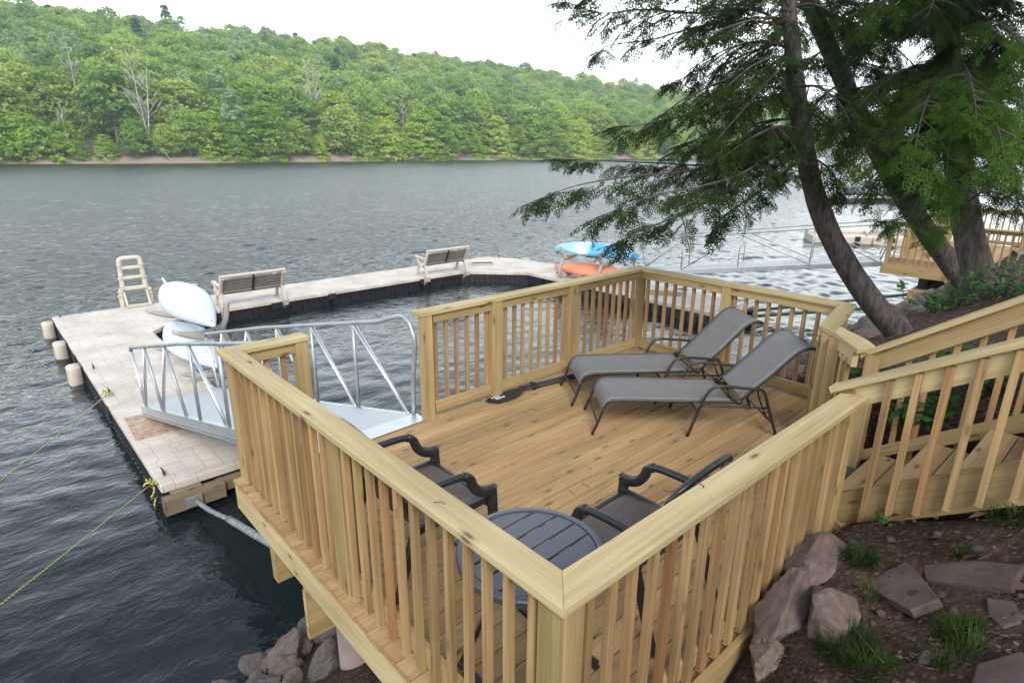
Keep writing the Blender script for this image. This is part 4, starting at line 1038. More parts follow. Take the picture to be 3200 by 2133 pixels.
MB().tube([(2.1, 0, 1.0), (2.15, 0, 2.3)], .03, 6).build('mast', M_ALUD, bt); MB().tube([(2.15, 0, 2.2), (3.6, 0, 1.2)], .015, 6).build('stay', M_ALUD, bt); MB().box((6.6, 0, .95), (.45, .4, .8)).build('outboard_motor', M_BLACK, bt, .08)
fd = thing('floating_dock', 'distant low beige floating dock in front of the moored grey boat', 'dock', at_z(1936, 464, WZ), R(-35))
MB().box((5, -.0, .42), (12, 1.6, .14)).build('dock_section', M_DOCK, fd, .02); MB().box((5, 0, .17), (11.8, 1.5, .34)).build('black_float', M_FLOAT, fd)

# ------------------------------------------------------------------ rocks, slabs, litter, plants
def rock_mesh(seed, flat=1.0, facets=9, sub=4, rough=.10):
    import bmesh
    rr = random.Random(seed); bm = bmesh.new(); bmesh.ops.create_icosphere(bm, subdivisions=sub, radius=1)
    pl = []
    for _ in range(facets):
        n = Vector((rr.gauss(0, 1), rr.gauss(0, 1), rr.gauss(0, 1))).normalized(); pl.append((n, rr.uniform(.50, .80)))
    off = Vector((seed*1.7, seed*.3, 0))
    for v in bm.verts:
        p = v.co.copy(); k = 1.0
        for n, d in pl:
            q = p.dot(n)
            if q > d: k = min(k, d/q)
        p *= k; p *= 1+rough*noise.fractal(p*1.8+off, 1, 2, 4)+rough*.25*noise.noise(p*9+off)
        v.co = Vector((p.x, p.y, p.z*flat))
    for ax in range(3):
        k = max(abs(v.co[ax]) for v in bm.verts)
        for v in bm.verts: v.co[ax] /= k
    me = bpy.data.meshes.new('rock'); bm.to_mesh(me); bm.free(); me.materials.append(M_ROCK)
    me.polygons.foreach_set('use_smooth', np.ones(len(me.polygons), bool)); me.set_sharp_from_angle(angle=R(24)); return me
RM = [rock_mesh(i, random.uniform(.7, .95), random.choice((11, 14, 17)), 4, .07) for i in range(12)]
RND = [rock_mesh(50+i, .75, 0, 3, .10) for i in range(4)]
def rock(label, p, size, me=None, rot=None, group=None, name='rock', sink=.3):
    o = bpy.data.objects.new(name, me or random.choice(RM)); COL.objects.link(o)
    sx, sy, sz = size if isinstance(size, tuple) else (size*random.uniform(.85, 1.25), size*random.uniform(.75, 1.1), size*random.uniform(.65, .95))
    o.scale = (sx, sy, sz); o.rotation_euler = rot or (random.uniform(-.5, .5), random.uniform(-.5, .5), random.uniform(0, 6.28))
    o.location = Vector(p)+Vector((0, 0, sz*(1-sink*2)*.5)); return tag(o, label, 'rock', group)
def rock_px(label, u, v, wpx, hpx, me, rot=None, **k):
    p = on_ground(u, v); dist = (p-CL).dot(FW); m = dist/1391
    return rock(label, p, (wpx*m/2, wpx*m/2*.85, hpx*m/2), me, rot, **k)
rock_px('big pale grey angular boulder at the water edge below the left railing', 660, 1520, 118, 120, RM[0], (.5, .25, .7), sink=.1)
rock_px('rounded grey boulder touching the end of the deck beams', 706, 1455, 62, 58, RND[0], (0, 0, 1), sink=.15)
rock_px('pinkish leaning slab of rock beside the rounded boulder', 655, 1468, 62, 76, RM[2], (.6, .9, .3), sink=.15)
rock_px('long brownish upright stone in the pile below the deck', 742, 1535, 58, 115, RND[1], (.2, .5, .4), sink=.15)
rock_px('small pale wedge of rock at the water line, leftmost of the pile', 600, 1502, 58, 66, RM[3], (.4, .2, 2), sink=.2)
G1 = 'rocks piled on the bank below the deck'; L1 = 'brown and grey rock in the pile at the water below our deck'
for i in range(190):
    x = random.uniform(-.9, 2.6); y = random.uniform(2.0, 4.0)
    if x > 1 and random.random() < .4: continue
    rock(L1, (x, y, ground_z(x, y)), random.uniform(.07, .15), random.choice(RM+RM+RND), group=G1, sink=.3)
G2 = 'rocks along the shore beyond the loungers'; L2 = 'rounded brown rock on the shore beyond the right-hand deck railing'
for i in range(170):
    x = random.uniform(5.4, 15.5); y = 3.9+max(0, x-8)*.03+random.uniform(-2.3, .3)+(-.2 if x > 10 else 0)
    rock(L2, (x, y, ground_z(x, y)), random.uniform(.08, .20), random.choice(RND+RM), group=G2, sink=.3)
rock_px('large dark wet boulder seen between balusters beside the front lounger head', 1800, 868, 90, 66, RND[2], (0, 0, 2), sink=.2)
rock_px('dark boulder at the water behind the second lounger', 1850, 780, 50, 42, RND[3], (0, 0, 1), sink=.2)

def slab(label, pts, th, z_off=.03, hole=None):
    P = [on_ground(u, v) for u, v in pts]; c = sum(P, Vector())/len(P)
    # best plane through the bank
    nn = Vector((-.17, .6, 1)).normalized()
    Q = [p-nn*((p-c).dot(nn)-z_off) for p in P]
    mb = MB(); mb.prism(Q, -nn*th); o = mb.build('stone_slab', M_SLAB, None, .008)
    tag(o, label, 'slab'); return o, c, nn
K = lambda x, y: ((2100+x*.531)*.735, (1300+y*.531)*.735)
sl_, c_, n_ = slab('reddish stone slab with a round bolt hole lying on the soil', [K(*q) for q in ((1115, 955), (1400, 905), (1480, 985), (1620, 1160), (1440, 1215), (1250, 1090))], .05, .05)
for q, r in (((1460, 1117), .022), ((1190, 970), .007), ((1290, 968), .007), ((1385, 968), .007), ((1345, 930), .007)):
    p = on_ground(*K(*q)); p = p-n_*((p-c_).dot(n_)-.0525); MB().tube([p, p-n_*.003], r, 16).build('hole', M_RUBBER, sl_)
slab('long flat brown stone slab behind the slab with the bolt hole', [K(*q) for q in ((1480, 885), (1780, 865), (2090, 905), (2020, 1050), (1500, 985))], .05, .025)
slab('bluish grey stone slab half buried in the soil near the picture edge', [K(*q) for q in ((1860, 1090), (2030, 1110), (2060, 1220), (1950, 1260), (1870, 1190))], .05, .02)
slab('dark grey buried slab in the lowest corner of the bank', [K(*q) for q in ((1800, 1470), (2060, 1400), (2200, 1500), (2200, 1640), (1760, 1640))], .05, .02)
def rpx(lab, x, y, w, h, me, rot=None, sink=.3): u, v = K(x, y); return rock_px(lab, u, v, w*.39, h*.39, me, rot, sink=sink)
def rock_at(lab, u, v, y, size, me, rot):
    d = ray(u, v); p = CL+d*((y-CL.y)/d.y); o = rock(lab, p, size, me, rot); o.location = p; return o
for q_ in (rock_at('wide pale ledge of rock wedged against the nearest deck railing by the stairs', 1885, 1290, -.10, (.30, .13, .13), RM[1], (.62, -.25, .12)),
    rock_at('long sloping brown ledge along the foot of the nearest deck railing', 1793, 1402, -.09, (.30, .11, .13), RM[8], (.7, -.45, .1)),
    rock_px('blocky brown boulder left of the slab with the bolt hole', 1905, 1412, 165, 150, RM[5], (.5, .0, .2), sink=.36),
    rock_px('low brown stone sunk in the soil below the sloping ledge', 1762, 1515, 120, 90, RM[7], (.55, -.1, .4), sink=.4)):
    q_.data = q_.data.copy(); q_.data.materials[0] = M_LEDGE
rpx('flat grey stone half covered by soil near the large grass tuft', 1500, 1440, 150, 110, RM[6], (.2, .1, 1), .42)
rpx('small rounded pinkish cobble below the pointed end of the slab', 1665, 1165, 85, 50, RND[1], (0, 0, .4), .3)
rpx('small cobble at the right picture edge', 2045, 1195, 80, 60, RND[2], (0, 0, 1), .3)
G3 = 'pebbles on the bare soil'; 
for i in range(70):
    x = random.uniform(-.2, 4.6); y = random.uniform(-1.9, -.12)
    if 2.6 < x < 3.9: continue
    rock('small brown pebble on the bare soil of the bank', (x, y, ground_z(x, y)), random.uniform(.008, .026), random.choice(RND), group=G3, name='pebble')

def blades(name, label, p, n, spread, hgt, seed, mat=M_GRASS, lean=(0, 0), group=None, wid=.0027):
    r = np.random.default_rng(seed); V = []; F = []; T = []
    for i in range(n):
        a = r.uniform(0, 6.28); rad = spread*math.sqrt(r.uniform(0, 1)); b = np.array([math.cos(a)*rad, math.sin(a)*rad, -.01]); b[2] = ground_z(p.x+b[0], p.y+b[1])-p.z-.01
        h = hgt*r.uniform(.5, 1.15); d = np.array([math.cos(a)*r.uniform(.2, .9)+lean[0]+r.normal(0, .25), math.sin(a)*r.uniform(.2, .9)+lean[1]+r.normal(0, .25), 0])
        sd = np.array([-d[1], d[0], 0]); sd = sd/(np.linalg.norm(sd)+1e-6)*wid*r.uniform(.7, 1.3); k0 = len(V); S = 4
        for k in range(S+1):
            t = k/S; q = b+d*h*t*t*.8+np.array([0, 0, h*(t-.32*t*t*t)]); w = sd*(1-t*.92); V += [q-w, q+w]
        for k in range(S): F.append((k0+2*k, k0+2*k+1, k0+2*k+3, k0+2*k+2)); T.append(r.uniform(0, 1))
    o = np_mesh(name, np.array(V), np.array(F), mat, np.array(T)); o.location = p; o.scale = (1, 1, .8); return tag(o, label, 'grass', group)
for k, (x, y, n, sp, hg, lab) in enumerate(((1100, 860, 260, .085, .13, 'soft grass tuft at the foot of the stairs near the pale rock'), (1180, 1070, 110, .06, .12, 'sparse grass tuft overlapping the left edge of the reddish slab'),
        (1010, 1380, 420, .12, .15, 'large dark grass tuft in front of the blocky boulder'), (1150, 1500, 260, .09, .12, 'drooping grass tuft at the lower edge of the picture'), (1680, 1290, 300, .075, .12, 'dense grass tuft to the right of the flat grey stone'),
        (560, 1430, 130, .07, .10, 'thin yellowish grass tuft by the nearest railing'), (1690, 830, 80, .04, .09, 'tiny grass tuft just below the stair stringer'), (2020, 600, 220, .12, .14, 'weedy grass patch at the lower edge of the stair stringer'),
        (1750, 1400, 60, .05, .20, 'tall pale seed-headed grass stems near the picture edge'), (1600, 1480, 50, .05, .22, 'pale upright grass stems beside the buried dark slab'))):
    u, v = K(x, y); p = on_ground(u, v); blades('grass_tuft', lab, p, n, sp, hg, k+20)
# dead leaves, needles and crumbs strewn over the soil
def litter(name, n, region, size, mat, seed, zoff=.006, up=.45):
    r = np.random.default_rng(seed); V = []; F = []; T = []
    for i in range(n):
        x, y = r.uniform(region[0], region[1]), r.uniform(region[2], region[3]); z = ground_z(x, y)+zoff
        a = r.uniform(0, 6.28); L = size*r.uniform(.5, 1.4); w = L*r.uniform(.25, .55); c, s = math.cos(a), math.sin(a); tz = r.uniform(-up, up, 2)-.3*0
        gyz = -.6 if y < 0 else 0
        for px_, py_, pz_ in ((-L, 0, 0), (-L*.2, -w, tz[0]*L*.6), (L, 0, tz[1]*L*.6), (L*.1, w, tz[0]*L*.4)): V.append((x+c*px_-s*py_, y+s*px_+c*py_, z+pz_+.004+gyz*(s*px_+c*py_)+abs(L)*.1))
        F.append((4*i, 4*i+1, 4*i+2, 4*i+3)); T.append(r.uniform(0, 1))
    return tag(np_mesh(name, np.array(V), np.array(F), mat, np.array(T)), kind='stuff')
litter('leaf_litter', 5200, (-.4, 5.4, -2.6, -.05), .017, M_LITTER, 3); litter('leaf_litter', 6500, (3.9, 16, -2.5, 3.0), .03, M_LITTER, 4)
litter('fallen_leaves', 70, (-.2, 4.5, -1.9, -.08), .045, M_LITTER, 6, .012, .8)
mb = MB(); rr_ = random.Random(12)
for i in range(46):
    x, y = rr_.uniform(1.2, 4.4), rr_.uniform(.5, 3.0); a = rr_.uniform(0, 6.28); L = rr_.uniform(.02, .085); k = rr_.uniform(-1.2, 1.2)
    mb.tube([(x+L*t*math.cos(a+k*t), y+L*t*math.sin(a+k*t), .004) for t in np.linspace(0, 1, 6)], .0022, 4)
for x, y, a in ((1.0, .1, .3), (.07, .75, 1.2)): mb.tube([(x+.05*t*math.cos(a+t), y*1+.05*t*math.sin(a+t), H+.003) for t in np.linspace(0, 1, 6)], .002, 4)
tw = mb.build('fallen_twigs', M_BARK); tag(tw, kind='stuff')
tag(MB().tube([on_ground(*K(1050, 1265))+Vector((0, 0, .03)), on_ground(*K(1240, 1470))+Vector((0, 0, .02))], .003, 5).build('dry_stick', M_BARKF), 'thin pale dry stick lying across the grass below the blocky boulder', 'stick')

def leafy(label, p, n, rad, hgt, seed, leaf=.05, mat=M_PLANT, stems=7, name='leafy_plant'):
    r = np.random.default_rng(seed); g = thing(name, label, 'plant', p); mb = MB(); V = []; F = []; T = []
    for s in range(stems):
        a = r.uniform(0, 6.28); l = r.uniform(.3, 1)*rad; tip = Vector((math.cos(a)*l, math.sin(a)*l, hgt*r.uniform(.6, 1.1)))
        P = [tip*t+Vector((0, 0, hgt*.15*math.sin(t*3))) for t in np.linspace(0, 1, 6)]; mb.tube(P, [.006, .005, .004, .004, .003, .002], 5)
        for i in range(n//stems):
            c = np.array(tip*r.uniform(.3, 1.05))+r.normal(0, .12*rad+.02, 3)*np.array([1, 1, .6]); c[2] = max(.03, c[2])
            d = r.normal(0, 1, 3)*np.array([1, 1, .35]); d /= np.linalg.norm(d); u = np.array([0, 0, 1.])+r.normal(0, .35, 3); w = np.cross(d, u); w /= np.linalg.norm(w)
            L = leaf*r.uniform(.6, 1.3); k = len(V); V += [c-d*L, c+w*L*.5-d*L*.1, c+d*L, c-w*L*.5-d*L*.1]; F.append((k, k+1, k+2, k+3)); T.append(r.uniform(0, 1))
    mb.build('stem', M_BARK, g); np_mesh('leaves', np.array(V), np.array(F), mat, np.array(T), g); return g
def lp(u, v, dz=0): return on_ground(u, v)+Vector((0, 0, dz))
leafy('low green leafy plant growing under the farther stair railing', lp(2105, 960), 420, .45, .3, 1, .05)
leafy('broad green weed between the stair railings at the picture edge', lp(2270, 900), 300, .45, .25, 2, .05)
leafy('small green seedling beside the bottom of the stair stringer', lp(2020, 1205), 24, .07, .06, 3, .02, stems=3)
leafy('leafy sapling at the foot of the thick hemlock trunk', lp(2200, 705), 160, .4, .45, 4, .04)
leafy('bright leafy bush at the right picture edge in front of the neighbouring deck', at_d(2318, 640, 8.6)-Vector((0, 0, .45)), 420, .55, .75, 5, .055, name='leafy_bush')
leafy('shady bush low under the neighbouring deck', lp(2135, 720), 200, .5, .4, 6, .06, name='leafy_bush')

# ------------------------------------------------------------------ hemlocks
def spray_template(seed):
    r = np.random.default_rng(seed); Q = []
    def strip(p, d, L, w):
        d = d/np.linalg.norm(d); s = np.array([-d[1], d[0], r.normal(0, .25)]); s /= np.linalg.norm(s)
        m = p+d*L*.45; e = p+d*L; e[2] -= .12*L; Q.append((p, m+s*w/2, e, m-s*w/2))
    n = 13
    for i in range(n):
        x = .04+.92*i/(n-1); z = -.20*x*x; sg = 1 if i % 2 else -1
        L = (.42*(1-x)**.75+.10)*r.uniform(.75, 1.2); a = R(r.uniform(38, 62))*sg
        d = np.array([math.cos(a), math.sin(a), -.18+r.normal(0, .08)]); p = np.array([x, 0, z])
        strip(p, d, L*.6, .05); strip(p+d*L*.5, d, L*.55, .05)
        if L > .2:
            for k in range(int(L/.075)):
                t = .15+.75*k/max(1, int(L/.075)); q = p+d*L*t; q[2] -= .04*t; b = a+R(r.uniform(35, 60))*(1 if k % 2 else -1)
                strip(q, np.array([math.cos(b), math.sin(b), -.2+r.normal(0, .1)]), .15*(1-t*.5)*r.uniform(.8, 1.3), .05)
    for i in range(5): x = i/5; strip(np.array([x, 0, -.20*x*x]), np.array([1, 0, -.35*x]), .24, .054)
    return np.array(Q)                                     # (n, 4, 3)
SPR = [spray_template(i) for i in range(6)]
class Crown:
    def __init__(s): s.V = []; s.T = []; s.tw = MB()
    def spray(s, p, d, size, up, t):
        d = d/np.linalg.norm(d); y = np.cross(up, d); y /= np.linalg.norm(y)+1e-9; z = np.cross(d, y)
        Q = SPR[rng.integers(6)]*size
        if rng.random() < .5: Q = Q*np.array([1, -1, 1])
        s.V.append(Q @ np.stack([d, y, z])+p); s.T.append(np.clip(t+rng.normal(0, .16, len(Q)), 0, 1))
    def bough(s, pts, r0=.019, sub=.24, slen=.9, ssize=.34, dens=1.0, t=.4, start=.12, droop=.35, gap=0.0):
        P = smooth_line(pts, 6); n = len(P)
        if r0: s.tw.tube(P, [max(.004, r0*(1-.85*i/(n-1))) for i in range(n)], 6)
        P = np.array([tuple(p) for p in P]); seg = np.linalg.norm(np.diff(P, axis=0), axis=1); cum = np.concatenate([[0], np.cumsum(seg)]); L = cum[-1]
        pos = lambda q: np.array([np.interp(q, cum, P[:, k]) for k in range(3)])
        q = L*start; side = 1
        while q < L:
            f = q/L; p = pos(q); d = pos(min(L, q+.05))-pos(max(0, q-.05)); d /= np.linalg.norm(d)+1e-9
            if rng.random() > gap:
                lat = np.cross([0, 0, 1], d); lat /= np.linalg.norm(lat)+1e-9
                a = R(rng.uniform(28, 68)); dd = d*math.cos(a)+lat*math.sin(a)*side+np.array([0, 0, rng.uniform(-droop*1.3, .22)])
                dd /= np.linalg.norm(dd); l = slen*(1-.72*f)*rng.uniform(.55, 1.15); m = max(2, int(l/.11)); tb_ = t+rng.normal(0, .12)
                pp = [p+dd*l*k/m+np.array([0, 0, -droop*.55*l*(k/m)**2]) for k in range(m+1)]
                if l > .25: s.tw.tube([tuple(x) for x in pp], [.007*(1-.8*k/m)+.0015 for k in range(m+1)], 4, cap=False)
                for k in range(1, m+1):
                    d2 = pp[k]-pp[k-1]; d2 /= np.linalg.norm(d2); l2 = np.cross([0, 0, 1], d2); l2 /= np.linalg.norm(l2)+1e-9
                    for sd in ((-1, 1) if k < m else (0,)):
                        if rng.random() > .86*dens and k < m: continue
                        b = R(rng.uniform(30, 60)); d3 = d2*math.cos(b)+l2*math.sin(b)*sd+np.array([0, 0, rng.uniform(-.45, .05)])
                        s.spray(pp[k], d3, ssize*(1-.45*k/m)*rng.uniform(.75, 1.2), np.array([rng.normal(0, .25), rng.normal(0, .25), 1.]), tb_)
            side = -side; q += sub*rng.uniform(.6, 1.3)/2
        for k in range(3): s.spray(pos(L*(1-.04*k)), pos(L)-pos(L*.93)+rng.normal(0, .02, 3), ssize*.9, np.array([0, 0, 1.]), t)
    def build(s, root, mat):
        V = np.concatenate(s.V); n = len(V); loc = np.array(root.location)
        F = np.arange(n*4).reshape(n, 4)
        o = np_mesh('needles', V.reshape(-1, 3)-loc, F, mat, np.concatenate(s.T), root)
        s.tw.build('twigs', M_BARK, root, 0, True); return o
def dpts(L): return [at_d(*q) for q in L]
def trunk(root, pts, r, kn=True):
    P = smooth_line(pts, 8); n = len(P); ra = [float(np.interp(i/(n-1), np.linspace(0, 1, len(r)), r))*(1+.05*noise.noise(Vector((i*.35, r[0]*50, 0)))) for i in range(n)]
    MB().tube(P, ra, 22).build('trunk', M_BARK, root, 0, True)
# thin curved trunk, nearest the deck
b1_ = on_ground(2064, 768); D1 = (b1_-CL).dot(FW)
h1 = thing('hemlock_tree', 'thin curved hemlock whose long boughs hang over the deck and the dock', 'tree', b1_)
T1 = [b1_-Vector((0, 0, .25)), b1_+Vector((-.02, .02, .05))]+dpts([(2012, 705, D1-.05), (1955, 625, D1-.15), (1905, 535, D1-.3), (1870, 440, D1-.45), (1848, 340, D1-.6), (1834, 240, D1-.75), (1822, 130, D1-.9), (1812, 20, D1-1.0), (1805, -120, D1-1.1), (1800, -330, D1-1.2)])
trunk(h1, T1, [.21, .17, .148, .138, .127, .117, .108, .098, .088, .08, .072, .055])
C1 = Crown(); d = D1-.9
for L, kw in (
    ([(1818, 70, d), (1730, 22, d-.1), (1600, 30, d-.3), (1480, 22, d-.5), (1380, 30, d-.7), (1300, 5, d-.8)], dict(slen=.75, t=.3)),
    ([(1818, 60, d), (1720, 50, d+.2), (1610, 60, d+.4), (1500, 90, d+.5), (1400, 105, d+.5), (1365, 130, d+.5)], dict(slen=.55, t=.3)),
    ([(1812, -40, d), (1700, -60, d-.5), (1550, -40, d-.9), (1430, -30, d-1.1), (1320, -20, d-1.2)], dict(slen=.7, t=.3)),
    ([(1826, 120, d), (1760, 95, d+.1), (1680, 110, d+.2), (1600, 150, d+.3), (1540, 195, d+.3)], dict(slen=.6, t=.35)),
    ([(1830, 170, d+.1), (1740, 160, d-.3), (1650, 190, d-.5), (1560, 235, d-.6), (1500, 285, d-.6)], dict(slen=.6, t=.3)),
    ([(1836, 230, d+.2), (1740, 225, d), (1640, 250, d-.1), (1540, 275, d-.2), (1450, 290, d-.2), (1415, 292, d-.2)], dict(slen=.6, t=.3)),
    ([(1840, 270, d+.2), (1760, 280, d+.5), (1660, 300, d+.8), (1570, 330, d+1.0)], dict(slen=.6, t=.25)),
    ([(1846, 330, d+.3), (1740, 352, d-.1), (1600, 390, d-.4), (1450, 405, d-.7), (1330, 425, d-.9), (1225, 462, d-1.0)], dict(slen=.55, t=.35, start=.2)),
    ([(1846, 330, d+.3), (1750, 345, d+.2), (1640, 378, d+.2), (1520, 375, d+.1), (1400, 370, d+.1), (1290, 365, d+.1)], dict(slen=.35, t=.35, start=.4)),
    ([(1848, 345, d+.3), (1750, 400, d-.2), (1650, 450, d-.5), (1560, 495, d-.7), (1470, 530, d-.8), (1415, 560, d-.85)], dict(slen=.55, t=.35, start=.3)),
    ([(1850, 355, d+.3), (1770, 420, d+.1), (1700, 470, d+.0), (1660, 500, d), (1645, 530, d)], dict(slen=.32, t=.35, start=.35)),
    ([(1846, 320, d+.3), (1780, 350, d-.5), (1700, 400, d-1.0), (1600, 430, d-1.3), (1500, 450, d-1.4), (1370, 500, d-1.5)], dict(slen=.5, t=.35, start=.25)),
    ([(1838, 250, d+.2), (1880, 270, d+.5), (1915, 310, d+.8), (1930, 350, d+.9)], dict(slen=.4, t=.3)),
    ([(1850, 360, d+.3), (1880, 370, d+.1), (1915, 400, d), (1925, 440, d)], dict(slen=.4, t=.3)),
    ([(1852, 370, d+.3), (1815, 385, d), (1790, 405, d-.2)], dict(slen=.3, t=.3)),
    ([(1832, 200, d), (1880, 200, d-.3), (1930, 240, d-.5), (1960, 300, d-.5)], dict(slen=.5, t=.3)),
    ([(1825, 130, d), (1770, 180, d-.6), (1700, 260, d-1.0), (1640, 330, d-1.2)], dict(slen=.5, t=.3)),
    ([(1843, 300, d+.2), (1760, 310, d-.2), (1660, 330, d-.4), (1560, 345, d-.5)], dict(slen=.6, t=.25)),
    ([(1815, 20, d), (1870, 10, d-.3), (1930, 40, d-.4)], dict(slen=.5, t=.3)),
    ([(1820, 90, d), (1700, 130, d+.8), (1600, 190, d+1.2)], dict(slen=.6, t=.2)),
    ([(1834, 215, d+.2), (1760, 200, d+.6), (1680, 215, d+.9), (1600, 250, d+1.1)], dict(slen=.6, t=.25)),
    ([(1843, 300, d+.2), (1790, 290, d-.5), (1720, 320, d-.9), (1650, 370, d-1.1)], dict(slen=.55, t=.3)),
    ([(1828, 150, d+.2), (1790, 130, d-.7), (1730, 150, d-1.1), (1670, 200, d-1.3)], dict(slen=.5, t=.3)),
    ([(1846, 320, d+.3), (1780, 340, d+.7), (1700, 370, d+1.1), (1620, 420, d+1.3)], dict(slen=.6, t=.25)),
    ([(1816, 50, d), (1760, 40, d-.6), (1680, 60, d-1.0), (1600, 95, d-1.2)], dict(slen=.5, t=.3))):
    C1.bough(dpts(L), ssize=.31, sub=.15, dens=.85, gap=.12, droop=.45, **kw)
C1.build(h1, M_HEM)
# leaning trunk in the middle
b2_ = Vector((16.1, 2.75, 0)); b2_ = at_d(2215, 648, 11.2); 
h2 = thing('hemlock_tree', 'hemlock leaning strongly left behind the thick trunk, in front of the neighbouring deck', 'tree', b2_)
T2 = [Vector((b2_.x+.35, b2_.y-.25, ground_z(b2_.x+.3, b2_.y-.2)-.3)), b2_]+dpts([(2172, 590, 11.1), (2120, 520, 10.9), (2060, 425, 10.7), (2010, 335, 10.5), (1962, 240, 10.3), (1915, 135, 10.1), (1870, 30, 9.9), (1840, -60, 9.7), (1800, -220, 9.5)])
trunk(h2, T2, [.22, .19, .18, .17, .165, .155, .148, .14, .132, .125, .11])
C2 = Crown()
for L, kw in (
    ([(1890, 80, 10), (1960, 70, 9.6), (2040, 100, 9.2), (2110, 160, 8.8)], dict(slen=.8, t=.35)),
    ([(1915, 135, 10.1), (1985, 150, 10.4), (2060, 190, 10.6), (2120, 250, 10.8)], dict(slen=.8, t=.3)),
    ([(1870, 30, 9.9), (1960, 10, 9.3), (2060, 20, 8.8), (2150, 60, 8.4)], dict(slen=.9, t=.35)),
    ([(1940, 190, 10.2), (1890, 220, 9.8), (1850, 280, 9.5), (1830, 340, 9.4)], dict(slen=.6, t=.25)),
    ([(1990, 300, 10.4), (2050, 300, 9.8), (2110, 330, 9.4)], dict(slen=.7, t=.3)),
    ([(1850, -20, 9.8), (1760, -10, 9.5), (1690, 30, 9.2)], dict(slen=.6, t=.2)),
    ([(2030, 370, 10.6), (2080, 370, 10), (2140, 400, 9.6)], dict(slen=.7, t=.25)),
    ([(1905, 110, 10.0), (1870, 130, 9.6), (1840, 170, 9.2), (1800, 230, 9.0)], dict(slen=.7, t=.3)),
    ([(1850, -30, 9.7), (1900, -10, 9.2), (1940, 50, 8.8), (1950, 110, 8.6)], dict(slen=.8, t=.3)),
    ([(1880, 50, 9.9), (1920, 60, 10.4), (1980, 110, 10.8), (2020, 170, 11)], dict(slen=.9, t=.25)),
    ([(1860, 0, 9.8), (1840, 20, 9.3), (1800, 70, 8.9), (1770, 120, 8.7)], dict(slen=.7, t=.25)),
    ([(1845, -60, 9.7), (1780, -60, 9.0), (1700, -30, 8.6), (1620, 10, 8.4)], dict(slen=.8, t=.25)),
    ([(1950, 210, 10.2), (2000, 200, 9.6), (2050, 240, 9.3)], dict(slen=.7, t=.3))):
    C2.bough(dpts(L), ssize=.36, sub=.17, dens=.85, gap=.12, droop=.45, **kw)
C2.build(h2, M_HEM)
